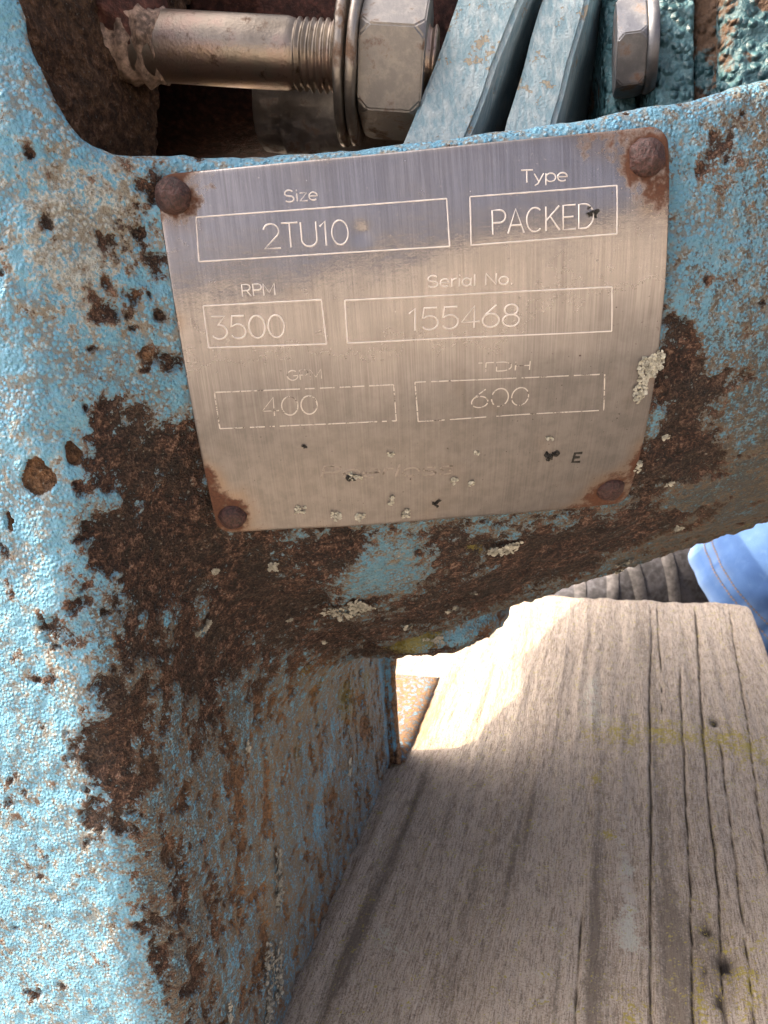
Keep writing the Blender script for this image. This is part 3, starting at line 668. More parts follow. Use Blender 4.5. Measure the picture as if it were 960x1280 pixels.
def build_plate():
    nu, nv = 260, 220
    s = np.linspace(0, 1, nu); t = np.linspace(0, 1, nv)
    Sg, Tg = np.meshgrid(s, t, indexing='ij')
    W, H = .107, .088
    # round the corners by pulling the grid onto a rounded rectangle
    ex = (Sg - .5)*W; ey = (Tg - .5)*H; rc = .004
    hx, hy = W/2, H/2
    qx = np.abs(ex) - (hx - rc); qy = np.abs(ey) - (hy - rc)
    m_ = (qx > 0) & (qy > 0); L = np.hypot(qx, qy); M_ = np.maximum(qx, qy)
    k = np.where(m_, M_/np.maximum(L, 1e-9), 1)
    ex = np.where(m_, np.sign(ex)*(hx - rc + qx*k), ex); ey = np.where(m_, np.sign(ey)*(hy - rc + qy*k), ey)
    uv = pl(ex/W + .5, ey/H + .5); u, v = uv[..., 0], uv[..., 1]
    # nibbled corroded edge
    bd = np.minimum(hx - np.abs(ex), hy - np.abs(ey))
    zt = plate_z(u, v) - .0002*np.exp(-bd/.0004)
    top = wrap(u, v, zt).reshape(-1, 3)
    idx = np.arange(nu*nv).reshape(nu, nv)
    F = np.stack([idx[:-1, :-1], idx[:-1, 1:], idx[1:, 1:], idx[1:, :-1]], -1).reshape(-1, 4)
    ring = np.concatenate([idx[:, 0], idx[-1, 1:], idx[-2::-1, -1], idx[0, -2:0:-1]])
    uf, vf = u.ravel(), v.ravel()
    low = wrap(uf[ring], vf[ring], zt.ravel()[ring] - .0011)
    kk = len(ring); ar = np.arange(kk); nx_ = (ar+1) % kk
    F2 = np.stack([ring[ar], ring[nx_], nu*nv + nx_, nu*nv + ar], -1)
    me = mesh_np('nameplate', np.concatenate([top, low]), np.concatenate([F, F2]))
    U = np.concatenate([uf, uf[ring]]); Vv = np.concatenate([vf, vf[ring]])
    uvl = me.uv_layers.new(name='plate'); li = np.empty(len(me.loops), np.int32); me.loops.foreach_get('vertex_index', li)
    uvl.data.foreach_set('uv', np.stack([U[li], Vv[li]], -1).astype(np.float32).ravel())
    Pn = np.stack([U, Vv, np.zeros_like(U)], -1)
    film = sstep(.006, .045, Vv + .10*(U + .37) + .008*vn(Pn, .02)) 
    pits = -.15 + .45*sstep(.0, .05, Vv) + .35*sstep(-.36, -.325, U) + .2*vn(Pn, .012)
    st = np.zeros(len(U))
    for (ru, rv), rr_, ww in ((RIV[0], .0062, .75), (RIV[1], .0068, .85), (RIV[2], .0062, .7), (RIV[3], .0066, .75), ((-.3205, -.0035), .0028, .45), ((-.4215, .012), .003, .3), ((-.4205, .0475), .0035, .5), ((-.4215, .054), .004, .4), ((-.3155, .056), .0045, .55), ((-.334, -.0165), .004, .4), ((-.317, .032), .004, .3), ((-.3265, .0735), .006, .4)):
        st = st + ww*np.exp(-((U - ru)**2 + (Vv - rv)**2)/rr_**2)
    bdf = np.concatenate([bd.ravel(), bd.ravel()[ring]*0])
    st = st + .22*np.exp(-bdf/.0012)
    attr(me, 'film', film); attr(me, 'pits', pits); attr(me, 'stain', st)
    o = link('nameplate', me, MAT['plate'], None)
    o['label'] = 'curved brushed steel nameplate held by four rusty rivets'
    return to_parent(o, pump)
RIV = [(-.4188, -.0118), (-.3222, -.0122), (-.4172, .0585), (-.3215, .0665)]
plate = build_plate()

def ribbon(name, lines, width, height, mat):
    """half-round ridges that follow polylines in flat plate coordinates; one mesh"""
    Vs, Fs = [], []; b = 0
    prof = [(-.5, -.2), (-.36, .6), (0, 1), (.36, .6), (.5, -.2)]
    for ln in lines:
        ln = np.asarray(ln, float)
        # resample
        seg = np.hypot(*np.diff(ln, axis=0).T); L = np.concatenate([[0], np.cumsum(seg)])
        n = max(2, int(L[-1]/.0006) + 1) if len(ln) == 2 else max(len(ln), 3)
        tt = np.linspace(0, L[-1], n) if len(ln) == 2 else L
        q = np.stack([np.interp(tt, L, ln[:, 0]), np.interp(tt, L, ln[:, 1])], -1)
        d = np.gradient(q, axis=0); d /= np.linalg.norm(d, axis=1, keepdims=True) + 1e-12
        nn = np.stack([-d[:, 1], d[:, 0]], -1)
        z0 = plate_z(q[:, 0], q[:, 1])
        jw = width*(1 + .18*vn(np.stack([q[:, 0], q[:, 1], 0*q[:, 0]], -1), .0012, 5.))
        for a, hgt in prof:
            p = q + nn*(a*jw)[:, None]
            Vs.append(wrap(p[:, 0], p[:, 1], z0 + hgt*height))
        k = len(q); ia = b + np.arange(5*k).reshape(5, k)
        Fs.append(np.stack([ia[:-1, :-1], ia[1:, :-1], ia[1:, 1:], ia[:-1, 1:]], -1).reshape(-1, 4))
        b += 5*k
    me = mesh_np(name, np.concatenate(Vs), np.concatenate(Fs))
    return to_parent(link(name, me, mat, None), plate)

# --- single-stroke lettering, cap height 1, each glyph: (advance, [polylines])
def arc(cx, cy, rx, ry, a0, a1, n=14):
    return [(cx + rx*math.cos(math.radians(a0 + (a1 - a0)*i/n)), cy + ry*math.sin(math.radians(a0 + (a1 - a0)*i/n))) for i in range(n + 1)]
GL = {
 '0': (.72, [arc(.33, .5, .30, .5, 90, 450, 26)]), '1': (.42, [[(.02, .78), (.22, 1), (.22, 0)]]),
 '2': (.70, [arc(.31, .70, .28, .30, 165, -35, 14) + [(.03, 0), (.62, 0)]]),
 '3': (.70, [[(.05, 1), (.56, 1), (.26, .60)] + arc(.30, .31, .30, .31, 85, -150, 16)]),
 '4': (.72, [[(.46, 0), (.46, 1), (.02, .28), (.64, .28)]]),
 '5': (.70, [[(.56, 1), (.12, 1), (.06, .52)] + arc(.31, .32, .29, .32, 130, -150, 16)]),
 '6': (.70, [[(.50, 1), (.16, .62)] + arc(.32, .31, .29, .31, 150, -210, 22)]),
 '8': (.70, [arc(.32, .76, .23, .24, -90, 270, 20), arc(.32, .27, .29, .27, 90, 450, 22)]),
 'T': (.66, [[(0, 1), (.6, 1)], [(.3, 1), (.3, 0)]]), 'U': (.72, [[(.05, 1), (.05, .3)] + arc(.33, .3, .28, .3, 180, 360, 12) + [(.61, 1)]]),
 'P': (.66, [[(.06, 0), (.06, 1), (.34, 1)] + arc(.34, .74, .24, .26, 90, -90, 12) + [(.06, .48)]]),
 'A': (.72, [[(0, 0), (.32, 1), (.64, 0)], [(.11, .33), (.53, .33)]]),
 'C': (.74, [arc(.36, .5, .33, .5, 50, 310, 20)]), 'K': (.68, [[(.06, 0), (.06, 1)], [(.58, 1), (.06, .42)], [(.22, .60), (.60, 0)]]),
 'E': (.62, [[(.54, 1), (.06, 1), (.06, 0), (.56, 0)], [(.06, .52), (.46, .52)]]),
 'D': (.74, [[(.06, 0), (.06, 1), (.28, 1)] + arc(.28, .5, .36, .5, 90, -90, 16) + [(.06, 0)]]),
 'R': (.70, [[(.06, 0), (.06, 1), (.34, 1)] + arc(.34, .74, .24, .26, 90, -90, 12) + [(.06, .48)], [(.34, .48), (.60, 0)]]),
 'M': (.86, [[(.05, 0), (.05, 1), (.40, .2), (.75, 1), (.75, 0)]]), 'G': (.78, [arc(.38, .5, .34, .5, 50, 340, 20) + [(.70, .46), (.42, .46)]]),
 'H': (.74, [[(.06, 0), (.06, 1)], [(.62, 0), (.62, 1)], [(.06, .5), (.62, .5)]]), 'N': (.76, [[(.06, 0), (.06, 1), (.64, 0), (.64, 1)]]),
 'S': (.68, [arc(.31, .75, .25, .25, 30, 270, 14) + arc(.31, .25, .27, .25, 90, -150, 14)[1:]]),
 'i': (.24, [[(.1, 0), (.1, .68)], [(.1, .90), (.1, .98)]]), 'z': (.54, [[(.03, .68), (.45, .68), (.02, 0), (.47, 0)]]),
 'e': (.62, [[(.04, .36), (.54, .36)] + arc(.29, .34, .25, .34, 5, 310, 18)]), 'y': (.56, [[(.02, .68), (.26, .02)], [(.50, .68), (.20, -.16), (.04, -.28)]]),
 'p': (.62, [[(.06, .68), (.06, -.28)], arc(.31, .34, .25, .34, 90, 450, 18)]), 'r': (.38, [[(.06, 0), (.06, .68)], [(.06, .42)] + arc(.28, .36, .22, .32, 160, 80, 6)]),
 'a': (.60, [[(.50, .68), (.50, 0)], arc(.26, .34, .24, .34, 0, 360, 18)]), 'l': (.24, [[(.1, 0), (.1, 1)]]),
 'o': (.64, [arc(.30, .34, .26, .34, 90, 450, 20)]), 's': (.54, [arc(.25, .51, .20, .17, 30, 270, 10) + arc(.25, .17, .22, .17, 90, -150, 10)[1:]]),
 ' ': (.42, []), '.': (.24, [[(.08, 0), (.12, .05)]]),
}
def text(s, u0, v0, u1, v1, cap, width, height, mat, slant=0, skip=0.0, name='lettering'):
    adv = sum(GL[c][0] for c in s) - .08
    L = math.hypot(u1 - u0, v1 - v0); dx = np.array([u1 - u0, v1 - v0])/L; dy = np.array([dx[1], -dx[0]])
    sx = L/adv; lines = []; x = 0
    for c in s:
        for ln in GL[c][1]:
            q = [np.array([u0, v0]) + dx*(x + px + slant*py)*sx + dy*py*cap for px, py in ln]
            if len(q) == 2:
                q = [q[0]*(1-k/4) + q[1]*k/4 for k in range(5)]
            if skip:            # worn lettering: drop stretches of each stroke
                cur = [q[0]]
                for a_, b_ in zip(q[:-1], q[1:]):
                    if random.random() < skip:
                        if len(cur) > 1: lines.append(cur)
                        cur = [b_]
                    else: cur.append(b_)
                if len(cur) > 1: lines.append(cur)
            else: lines.append(q)
        x += GL[c][0]
    o = ribbon(name, lines, width, height, mat); return o

R0, R1, R2 = MAT['ridge'], MAT['ridge_worn'], MAT['ridge_ghost']
TX = [('Size', -.3967, -.0090, -.3900, -.0090, .0022, R0, 0), ('2TU10', -.4019, -.0005, -.3844, -.0001, .0047, R0, 0), ('RPM', -.4076, .0084, -.4006, .0086, .0023, R0, 0),
      ('3500', -.4150, .0165, -.3996, .0173, .0046, R0, 0), ('Type', -.3484, -.0092, -.3388, -.0089, .0023, R0, 0), ('PACKED', -.3549, .0002, -.3333, .0003, .0046, R0, 0),
      ('Serial No.', -.3688, .0095, -.3505, .0102, .0023, R0, 0), ('155468', -.3732, .0181, -.3490, .0190, .0046, R0, 0),
      ('GPM', -.4003, .0265, -.3927, .0267, .0021, R1, 0), ('400', -.4067, .0340, -.3944, .0346, .0042, R1, .02), ('TDH', -.3581, .0284, -.3462, .0289, .0020, R1, .05), ('600', -.3598, .0368, -.3463, .0375, .0044, R1, .08)]
for s_, a, b, c, d, cap, mt, sk in TX:
    text(s_, a, b, c, d, cap, .00026 if cap < .003 else .00032, .00013 if mt is R0 else .00008, mt, 0, sk)
text('Peerless', -.3957, .0510, -.3641, .0540, .0034, .0006, .00006, R2, .1, .18)
BOXES = [[(-.4148, -.0075), (-.3638, -.0073), (-.3637, .0018), (-.4154, .0010)], [(-.3590, -.0073), (-.3285, -.0073), (-.3284, .0019), (-.3592, .0019)],
         [(-.4158, .0097), (-.3912, .0103), (-.3910, .0194), (-.4159, .0182)], [(-.3863, .0108), (-.3289, .0124), (-.3282, .0218), (-.3865, .0196)],
         [(-.4162, .0277), (-.3771, .0296), (-.3769, .0381), (-.4163, .0359)], [(-.3723, .0295), (-.3288, .0316), (-.3279, .0407), (-.3719, .0388)]]
for i, bx in enumerate(BOXES):
    lines = []
    for a, b in zip(bx, bx[1:] + bx[:1]):
        a = np.array(a); b = np.array(b)
        if i < 4: lines.append([a, b])
        else:
            k = 36; keep = [random.random() > .10 for _ in range(k)]
            for j in range(k):
                if keep[j]: lines.append([a + (b-a)*j/k, a + (b-a)*(j+1)/k])
    ribbon('etched_box', lines, .00029 if i < 4 else .00030, .00012 if i < 4 else .00008, R0 if i < 4 else R1)

# black residue marks near the lower right of the plate
text('E', -.3339, .0548, -.3318, .0550, .0027, .0008, .0001, MAT['black'], name='black_letter')

def dome(u, v, r, hgt, seed, mat, par, name):
    n, mrows = 40, 14; V = []; 
    c = wrap(np.array(u), np.array(v), float(plate_z(np.array(u), np.array(v))) - .0006)
    nrm = wrap(np.array(u), np.array(v), 1.0) - wrap(np.array(u), np.array(v), 0.0)
    t1 = wrap(np.array(u + .001), np.array(v), 0.) - wrap(np.array(u), np.array(v), 0.); t1 /= np.linalg.norm(t1); t2 = np.cross(nrm, t1)
    for j in range(mrows + 1):
        a = j/mrows*math.pi/2
        rr = r*math.cos(a)**.8 if j < mrows else 0; zz = hgt*math.sin(a)
        for i in range(n):
            b = 2*math.pi*i/n
            V.append(c + t1*rr*math.cos(b) + t2*rr*math.sin(b) + nrm*zz)
    V = np.array(V); D = V - c + nrm*0.001; D /= np.linalg.norm(D, axis=1, keepdims=True)
    V = V + D*(.0006*fbm(V, .003, 3, seed) + .00018*vn(V, .0012, seed + 5.))[:, None]
    idx = np.arange(len(V)).reshape(mrows+1, n); nx_ = np.roll(idx, -1, 1)
    F = np.stack([idx[:-1], nx_[:-1], nx_[1:], idx[1:]], -1).reshape(-1, 4)
    return to_parent(link(name, mesh_np(name, V, F), mat, None), par)
for i, (u, v) in enumerate(RIV):
    dome(u, v, (.0037, .0039, .0034, .0037)[i], (.0036, .0033, .0026, .0028)[i], 3.7*i, MAT['rivet'], plate, 'rivet')

# ------------------------------------------------------------------ lichen
def lichen(pos, nrm, t1, rx, ry, n, size, mat, par, seed, name='lichen', flat=False):
    r_ = random.Random(seed); V = []; F = []
    nrm = np.array(nrm)/np.linalg.norm(nrm); t1 = np.array(t1) - nrm*np.dot(nrm, t1); t1 /= np.linalg.norm(t1); t2 = np.cross(nrm, t1)
    lobes = [(r_.uniform(-.75, .75), r_.uniform(-.75, .75), r_.uniform(.25, .5)) for _ in range(6)]
    for i in range(n):
        lo = r_.choice(lobes); a = r_.uniform(0, 6.28); q = lo[2]*math.sqrt(r_.random())
        cx = (lo[0] + q*math.cos(a))*rx; cy = (lo[1] + q*math.sin(a))*ry
        s = size*r_.uniform(.5, 1.2); c = np.array(pos) + t1*cx + t2*cy
        d = 0 if flat else sdf(*c); c = c - nrm*d + nrm*r_.uniform(.0002, .0008)
        tl = (r_.uniform(-.6, .6), r_.uniform(-.6, .6)); k = 7; b = len(V)
        V.append(c + nrm*s*.12)
        for j in range(k):
            an = 6.283*j/k; rad = s*r_.uniform(.55, 1.1); x = rad*math.cos(an); y = rad*math.sin(an)
            V.append(c + t1*x + t2*y + nrm*(x*tl[0] + y*tl[1] + s*r_.uniform(-.1, .35)))
        for j in range(k): F.append((b, b+1+j, b+1+(j+1) % k))
    o = link(name, mesh_np(name, V, F), mat, None, False); return to_parent(o, par)
LICH = [(433, 760, 36, 13, 130, 'lichen', 0), (630, 681, 23, 12, 100, 'lichen_pale', 0), (806, 460, 18, 34, 190, 'lichen_pale', 2), (252, 783, 14, 3, 30, 'lichen', 0), (340, 706, 7, 5, 22, 'lichen', 0), (267, 711, 6, 4, 14, 'lichen', 0), (794, 582, 5, 10, 20, 'lichen_pale', 2), (443, 589, 10, 5, 26, 'lichen_pale', 1), (375, 628, 8, 5, 18, 'lichen_pale', 1), (421, 636, 8, 8, 22, 'lichen_pale', 1), (447, 634, 6, 6, 20, 'lichen_pale', 1), (505, 633, 7, 6, 20, 'lichen_pale', 1), (488, 618, 5, 6, 14, 'lichen_pale', 1), (487, 562, 4, 4, 10, 'lichen_pale', 1), (566, 593, 5, 4, 12, 'lichen_pale', 1), (586, 597, 3, 5, 10, 'lichen_pale', 1), (594, 561, 3, 3, 8, 'lichen_pale', 1), (684, 542, 5, 2, 9, 'lichen_pale', 1), (345, 1090, 9, 16, 50, 'lichen', 0), (345, 1175, 14, 30, 110, 'lichen', 0), (335, 1240, 14, 34, 110, 'lichen', 0), (307, 935, 3, 6, 12, 'lichen_pale', 0), (435, 958, 4, 6, 12, 'lichen_pale', 0), (572, 757, 6, 3, 14, 'lichen', 0), (780, 702, 10, 4, 20, 'lichen', 0), (845, 660, 8, 4, 16, 'lichen', 0), (775, 712, 6, 3, 14, 'lichen', 0), (832, 545, 5, 3, 10, 'lichen_pale', 0), (835, 603, 6, 3, 12, 'lichen_pale', 0), (560, 762, 3, 2, 8, 'lichen_pale', 0), (362, 772, 4, 2, 8, 'lichen', 0), (405, 800, 3, 3, 8, 'lichen', 0), (590, 740, 4, 2, 8, 'lichen', 0), (380, 550, 3, 3, 6, 'black', 1), (686, 565, 9, 6, 30, 'black', 1), (437, 590, 8, 4, 16, 'black', 1), (540, 622, 8, 5, 10, 'black', 1), (735, 268, 7, 7, 14, 'black', 1), (510, 782, 6, 4, 14, 'lichen', 0), (540, 800, 12, 5, 26, 'lichen', 0), (285, 1260, 5, 10, 20, 'lichen_pale', 0)]
LP, LT = march([l[0] for l in LICH], [l[1] for l in LICH]); LN = grad(LP)
for i, l in enumerate(LICH):
    sc = LT[i]/FPX
    nrm = LN[i]; pos = LP[i] + nrm*.0004
    if l[6]:
        q = LP[i]; rq = float(cone_r(q[0])); th = math.atan2(AX_Z - q[2], AX_Y - q[1])*SINA; aq = rq/SINA
        uq, vq = np.array(-aq*math.cos(th)), np.array(aq*math.sin(th))
        pos = wrap(uq, vq, float(plate_z(uq, vq)) - .0003)
    lichen(pos, nrm, CR, l[2]*sc, l[3]*sc/max(.35, abs(np.dot(nrm, CF))), int(l[4]*1.8), 2.9*sc*(.8 if l[6] == 1 else 1), MAT[l[5]], plate if l[6] else casting, 100 + i, 'dirt_fleck' if l[5] == 'black' else 'lichen', flat=bool(l[6]))

# ------------------------------------------------------------------ fittings seen through the window
def at(x, y, d): return CC + (CF + CR*(x - 480)/FPX + CU*(640 - y)/FPX)*d
def basis(ax):
    ax = np.asarray(ax, float)/np.linalg.norm(ax); t = np.cross(ax, [0, 0, 1.]); t /= np.linalg.norm(t); return ax, t, np.cross(t, ax)
def lathe(name, p, ax, prof, mat, n=48, wob=0, seed=0., par=pump):
    ax, a, b = basis(ax); V = []
    for s, r in prof:
        for i in range(n):
            t = 2*math.pi*i/n; V.append(np.asarray(p) + ax*s + (a*math.cos(t) + b*math.sin(t))*r)
    V = np.array(V)
    if wob:
        V = V + wob*np.stack([fbm(V, .006, 3, seed), fbm(V, .006, 3, seed+9), fbm(V, .006, 3, seed+19)], -1)
    idx = np.arange(len(V)).reshape(len(prof), n); nx_ = np.roll(idx, -1, 1)
    F = np.stack([idx[:-1], nx_[:-1], nx_[1:], idx[1:]], -1).reshape(-1, 4)
    me = mesh_np(name, V, F); o = link(name, me, mat, None)
    return to_parent(o, par)
def hexnut(name, p, ax, thick, ac, mat, rot=0., par=pump, dome_=True):
    ax, a, b = basis(ax); bm = bmesh.new(); rings = []
    for s in (0, thick):
        rings.append([bm.verts.new(np.asarray(p) + ax*s + (a*math.cos(rot + i*math.pi/3) + b*math.sin(rot + i*math.pi/3))*ac/2) for i in range(6)])
    for i in range(6): bm.faces.new((rings[0][i], rings[0][(i+1) % 6], rings[1][(i+1) % 6], rings[1][i]))
    bm.faces.new(rings[0][::-1]); bm.faces.new(rings[1])
    bmesh.ops.recalc_face_normals(bm, faces=bm.faces)
    # chamfer the corners at both ends
    cor = [v for v in bm.verts]
    bmesh.ops.bevel(bm, geom=cor, offset=ac*.07, segments=1, affect='VERTICES')
    bmesh.ops.bevel(bm, geom=list(bm.edges), offset=ac*.012, segments=2, affect='EDGES')
    me = bpy.data.meshes.new(name); bm.to_mesh(me); bm.free()
    return to_parent(link(name, me, mat, None, False), par)

SL, SR = at(205, 58, .2035), at(432, 72, .200)
sax = SR - SL; slen = np.linalg.norm(sax); sax = sax/slen
px_ = .2/960
sr = 41*px_
tl = 62*px_
prof = [(-.03, sr), (slen - tl - .002, sr), (slen - tl, sr*.94)]
s_ = slen - tl
while s_ < slen + .023:
    prof += [(s_ + .0003, sr*.90), (s_ + .0008, sr*1.0), (s_ + .0011, sr*1.0), (s_ + .0016, sr*.90)]; s_ += .00185
prof += [(slen + .0235, .0002)]
lathe('gland_stud', SL, sax, prof, MAT['stud'], 64, .0002)
WP = at(446, 76, .200)
for k, (off, r) in enumerate(((-.0030, 98*px_), (.0002, 96*px_))):
    wr = r
    lathe('washer', WP + sax*off, sax + np.array([.02*k, 0, -.02*k]), [(0, sr*1.02), (0, wr - .0005), (.0004, wr), (.0017, wr), (.0021, wr - .0005), (.0021, sr*1.02)], MAT['washer'], 72, .0003, 3.*k)
hexnut('hex_nut', WP + sax*.0026, sax, 76*px_, 176*px_, MAT['nut'], math.radians(14))
# sleeve of the stuffing box behind the stud
SC = at(330, 120, .262); 
lathe('stuffing_box_sleeve', SC + np.array([-.02, .016, .022]), (1, 0, 0), [(-.03, .0), (-.03, .040), (.030, .040), (.0305, .041), (.034, .0412), (.075, .0412), (.076, .036), (.12, .036), (.12, 0)], MAT['rust'], 80, .0006)
RA, RB = at(330, 128, .232), at(470, 132, .228)
rax = (RB - RA)/np.linalg.norm(RB - RA)
lathe('gland_sleeve', RA, rax, [(0, 0), (0, .0128), (.0008, .0136), (.008, .0139), (.0085, .0152), (.05, .0152), (.05, 0)], MAT['sleeve'], 64, .0004, 8.)
# stud boss with peeling cream primer
def blob(name, c, rx, ry, rz, mat, amp, seed, par=pump, n=48):
    V = []
    for j in range(n//2 + 1):
        a = math.pi*j/(n//2)
        for i in range(n):
            b = 2*math.pi*i/n; V.append((math.sin(a)*math.cos(b), math.sin(a)*math.sin(b), math.cos(a)))
    V = np.array(V); L = 1 + amp*fbm(V, .7, 4, seed) + amp*.3*vn(V, .13, seed + 3)
    V = V*L[:, None]*np.array([rx, ry, rz]) + np.asarray(c)
    idx = np.arange(len(V)).reshape(n//2 + 1, n); nx_ = np.roll(idx, -1, 1)
    F = np.stack([idx[:-1], idx[1:], nx_[1:], nx_[:-1]], -1).reshape(-1, 4)
    return to_parent(link(name, mesh_np(name, V, F), mat, None), par)
blob('stud_boss', at(150, 22, .203), .012, .012, .013, MAT['rust'], .3, 2.)
pb = lathe('peeling_primer', SL - sax*.018, sax, [(0, .0)] + [(.0012*k, sr*(1.22 - .012*k + .07*math.sin(1.7*k))) for k in range(16)] + [(.0187, sr*.97)], MAT['peel'], 64, .0016, 4.)
pb['label'] = 'cream primer peeling off the stud boss'

# two pale blue gland bars
def bar(name, quad, d, back, seed):
    """quad: photograph corners of the front face (top-left, top-right, bottom-right, bottom-left); extruded backwards"""
    f_ = [at(x, y, d) for x, y in quad]; bk = [p + np.array(back) for p in f_]
    bm = bmesh.new(); a = [bm.verts.new(p) for p in f_]; b = [bm.verts.new(p) for p in bk]
    bm.faces.new(a[::-1]); bm.faces.new(b)
    for i in range(4): bm.faces.new((a[i], a[(i+1) % 4], b[(i+1) % 4], b[i]))
    bmesh.ops.recalc_face_normals(bm, faces=bm.faces)
    bmesh.ops.bevel(bm, geom=list(bm.edges), offset=.0011, segments=2, affect='EDGES')
    bmesh.ops.triangulate(bm, faces=bm.faces)
    bmesh.ops.subdivide_edges(bm, edges=[e for e in bm.edges if e.calc_length() > .004], cuts=6, use_grid_fill=True)
    me = bpy.data.meshes.new(name); bm.to_mesh(me); bm.free()
    V = np.empty(len(me.vertices)*3, np.float32); me.vertices.foreach_get('co', V); V = V.reshape(-1, 3)
    V2 = V + .0005*np.stack([vn(V, .005, seed), vn(V, .005, seed+4), vn(V, .005, seed+8)], -1)
    me.vertices.foreach_set('co', V2.astype(np.float32).ravel())
    attr(me, 'dark', sstep(.006, .012, (V - f_[0]) @ np.array(CF))*.8)  # shade of the bar's sides put into the colour, behind the front face
    return to_parent(link(name, me, MAT['bar'], None, False), pump)
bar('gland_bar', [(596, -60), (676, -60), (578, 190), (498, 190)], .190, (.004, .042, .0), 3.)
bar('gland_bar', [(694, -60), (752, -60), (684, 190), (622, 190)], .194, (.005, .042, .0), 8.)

# bearing cover flanges on the right, blistered paint
def slab(name, x0, x1, ytop, ybot, d, depth, seed, rustbase):
    nx, ny = 60, 110; P = []
    for i in range(nx):
        for j in range(ny):
            a = i/(nx-1); b = j/(ny-1)
            p = at(x0 + (x1-x0)*a, ytop + (ybot-ytop)*b, d)
            e = min(a, 1-a)
            P.append(p + CF*.004*math.exp(-e/.05))
    P = np.array(P)
    bl = np.clip(vn(P, .003, seed)*1.2, 0, 1)**.7*.0008 + np.clip(vn(P, .0017, seed+3), 0, 1)*.0007
    rm = rustbase + .5*fbm(P, .012, 2, seed+7)
    P2 = P - CF*(bl*np.clip(1 - rm, .1, 1))[:, None]
    idx = np.arange(nx*ny).reshape(nx, ny)
    F = np.stack([idx[:-1, :-1], idx[:-1, 1:], idx[1:, 1:], idx[1:, :-1]], -1).reshape(-1, 4)
    ring = np.concatenate([idx[:, 0], idx[-1, 1:], idx[-2::-1, -1], idx[0, -2:0:-1]]); k = len(ring)
    low = P[ring] + np.array([-.008, depth, 0]); ar = np.arange(k); nn = (ar+1) % k
    F2 = np.stack([ring[ar], ring[nn], nx*ny + nn, nx*ny + ar], -1)
    me = mesh_np(name, np.concatenate([P2, low]), np.concatenate([F, F2]))
    attr(me, 'rust', np.concatenate([rm, np.full(k, .5)]))
    return to_parent(link(name, me, MAT['blister'], None), pump)
slab('bearing_cover', 818, 872, -70, 170, .190, .05, 2., -.35)
slab('bearing_cover', 868, 903, -70, 160, .1935, .05, 5., .25)
slab('bearing_housing', 906, 1040, -70, 150, .188, .05, 9., .05)
slab('gland_flange', 757, 800, -70, 170, .202, .04, 12., -.1)
BP = at(768, 64, .193); bax = np.array([1, .08, 0.])
hexnut('cover_bolt', BP, bax, 34*.193/960, 112*.193/960, MAT['bolt'], math.radians(6))
lathe('lock_washer', BP + bax/np.linalg.norm(bax)*.0070, bax, [(0, .004), (0, .0100), (.0003, .0106), (.0024, .0106), (.0027, .0100), (.0027, .004)], MAT['bolt'], 48, .0002)
lathe('shaft', (-.10, .30, .27), (1, 0, 0), [(0, 0), (0, .018), (.22, .018), (.22, 0)], MAT['sleeve'], 48, .0003)

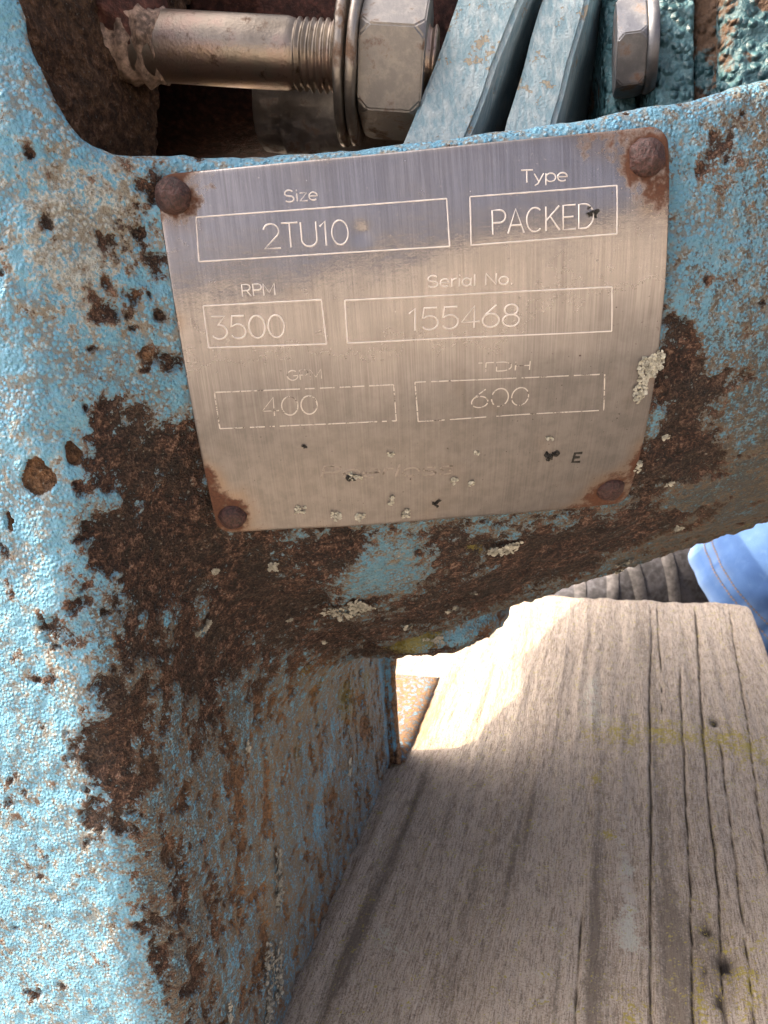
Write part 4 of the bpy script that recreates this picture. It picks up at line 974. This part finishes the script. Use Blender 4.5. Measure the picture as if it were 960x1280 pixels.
# ------------------------------------------------------------------ person behind the plank: one jeans leg and shoe
def build_person():
    root = empty('person', (.12, .68, -.09))
    tag(root, 'person in faded blue jeans and dark grey shoe crouching behind the plank', 'person')
    bpy.context.view_layer.update()
    hem = at(938, 752, .64); axd = np.array([.66, -.16, .72]); axd /= np.linalg.norm(axd)
    t1 = np.cross(axd, [0, 0, 1.]); t1 /= np.linalg.norm(t1); t2 = np.cross(t1, axd)
    n, mrow, Lg = 96, 90, .42; V = []; A = []; B = []; fade = []
    for j in range(mrow):
        s = Lg*j/(mrow-1)
        for i in range(n):
            a = 2*math.pi*i/n
            r = .072 + .03*s/Lg
            V.append(hem + axd*s + t1*math.cos(a)*r*1.0 + t2*math.sin(a)*r*.9); A.append(a); B.append(s)
    V = np.array(V); A = np.array(A); B = np.array(B)
    rad = V - (hem + axd*B[:, None]); rad /= np.linalg.norm(rad, axis=1, keepdims=True)
    wr = .006*fbm(V, (.05, .05, .025), 3, 3.) + .0022*np.clip(vn(np.stack([A*3.2, B*0, B*0], -1), .35, 2.), -1, 1)*np.exp(-B/.03)
    wr += .0016*np.exp(-((B - .0)/.003)**2) - .0012*np.exp(-((B - .017)/.0016)**2) - .001*np.exp(-((B - .024)/.0012)**2)
    V2 = V + rad*wr[:, None]
    inner = V2 - rad*.0025
    idx = np.arange(n*mrow).reshape(mrow, n); nx_ = np.roll(idx, -1, 1)
    F = np.stack([idx[:-1], idx[1:], nx_[1:], nx_[:-1]], -1).reshape(-1, 4)
    k = n*mrow
    F2 = F[:, ::-1] + k
    F3 = np.stack([idx[0], nx_[0], nx_[0] + k, idx[0] + k], -1); F4 = np.stack([idx[-1], idx[-1] + k, nx_[-1] + k, nx_[-1]], -1)
    me = mesh_np('jeans_leg', np.concatenate([V2, inner]), np.concatenate([F, F2, F3, F4]))
    uvl = me.uv_layers.new(name='cloth'); li = np.empty(len(me.loops), np.int32); me.loops.foreach_get('vertex_index', li)
    UA = np.concatenate([A, A])*.08; UB = np.concatenate([B, B])
    uvl.data.foreach_set('uv', np.stack([UA[li], UB[li]], -1).astype(np.float32).ravel())
    fd = .55*np.exp(-(B/.004)**2) + .25*np.exp(-((B - .02)/.006)**2)*(vn(np.stack([A*3, B*0, B*0], -1), .2, 4.) > 0)
    attr(me, 'fade', np.clip(np.concatenate([fd, fd]), 0, 1))
    leg = to_parent(link('jeans_leg', me, MAT['denim'], None), root)
    # two rows of stitches above the hem
    Vs, Fs = [], []
    for sr_ in (.0165, .0235):
        for i in range(150):
            a0 = 2*math.pi*i/150; a1 = a0 + 2*math.pi/150*.66
            q = []
            for a in (a0, (a0 + a1)/2, a1):
                j = int(round(sr_/Lg*(mrow-1))); ii = int(a/(2*math.pi)*n) % n
                fr = a/(2*math.pi)*n - int(a/(2*math.pi)*n)
                p0 = V2[j*n + ii]*(1-fr) + V2[j*n + (ii+1) % n]*fr
                rd = rad[j*n + ii]
                p0 = p0 + axd*(sr_ - Lg*j/(mrow-1)) + rd*.0009
                q.append((p0, rd))
            b = len(Vs)
            for p0, rd in q: Vs += [p0 - axd*.0007, p0 + rd*.0006, p0 + axd*.0007]
            for c in (0, 1):
                for e in (0, 1): Fs.append((b + 3*c + e, b + 3*c + e + 1, b + 3*(c+1) + e + 1, b + 3*(c+1) + e))
    to_parent(link('stitching', mesh_np('stitching', Vs, Fs), MAT['thread'], None), leg)
    # shoe: lofted along its length, toe to the left
    heel = np.array([.125, .70, -.088]); toe = np.array([-.10, .645, -.088]); d = toe - heel; Ls = np.linalg.norm(d); d /= Ls; sd = np.cross([0, 0, 1.], d)
    prof = [(0, .026, .085), (.06, .034, .098), (.2, .037, .100), (.35, .038, .098), (.5, .040, .086), (.65, .044, .068), (.8, .045, .054), (.92, .036, .046), (.985, .018, .034), (1.0, .004, .02)]
    ts = np.linspace(0, 1, 70); wv = np.interp(ts, [p[0] for p in prof], [p[1] for p in prof]); hv = np.interp(ts, [p[0] for p in prof], [p[2] for p in prof])
    n = 40; V = []
    for t, w_, h_ in zip(ts, wv, hv):
        for i in range(n):
            a = math.pi*i/(n-1)
            V.append(heel + d*t*Ls + sd*w_*math.copysign(abs(math.cos(a))**.7, math.cos(a)) + np.array([0, 0, .018 + (h_ - .018)*math.sin(a)**.75]))
    V = np.array(V); V = V + .0015*np.stack([vn(V, .02, 3.)]*3, -1)
    idx = np.arange(len(V)).reshape(len(ts), n)
    F = np.stack([idx[:-1, :-1], idx[:-1, 1:], idx[1:, 1:], idx[1:, :-1]], -1).reshape(-1, 4)
    shoe = to_parent(link('shoe', mesh_np('shoe', V, F), MAT['shoe'], None), root)
    V3 = []
    for t, w_ in zip(ts, wv):
        for q, z in ((-1.06, 0), (-1.08, .02), (-.9, .024), (.9, .024), (1.08, .02), (1.06, 0)):
            V3.append(heel + d*t*Ls*1.01 + sd*w_*q + np.array([0, 0, z]))
    idx3 = np.arange(len(V3)).reshape(len(ts), 6); nx3 = np.roll(idx3, -1, 1)
    F3 = np.stack([idx3[:-1], nx3[:-1], nx3[1:], idx3[1:]], -1).reshape(-1, 4)
    to_parent(link('sole', mesh_np('sole', np.array(V3), F3), MAT['sole'], None), shoe)
    # overlays: grey stripes and pink dots over the upper
    def strip(name, pts, wdt, mat):
        Vq = []
        for t, a in pts:
            w_ = np.interp(t, ts, wv); h_ = np.interp(t, ts, hv)
            for da in (-wdt, 0, wdt):
                aa = a + da*.0 ; tt = t + da
                w2 = np.interp(tt, ts, wv); h2 = np.interp(tt, ts, hv); off = .0032 if da == 0 else .0014
                p = heel + d*tt*Ls + sd*w2*math.copysign(abs(math.cos(aa))**.7, math.cos(aa)) + np.array([0, 0, .018 + (h2 - .018)*math.sin(aa)**.75])
                nrm = sd*math.cos(aa) + np.array([0, 0, math.sin(aa)])
                Vq.append(p + nrm*off)
        ii = np.arange(len(Vq)).reshape(-1, 3)
        Fq = np.stack([ii[:-1, :-1], ii[:-1, 1:], ii[1:, 1:], ii[1:, :-1]], -1).reshape(-1, 4)
        to_parent(link(name, mesh_np(name, np.array(Vq), Fq), mat, None), shoe)
    for t0 in (.38, .5, .62, .74):
        strip('overlay', [(t0 + .10*k/11*(1 if t0 < .6 else -.6), .15 + (math.pi - .3)*k/11) for k in range(12)], .022, MAT['shoe_grey'])
    for t0 in (.56, .70):
        strip('eyelet_loop', [(t0, 1.9 + .5*k/4) for k in range(5)], .010, MAT['pink'])
    return root
build_person()
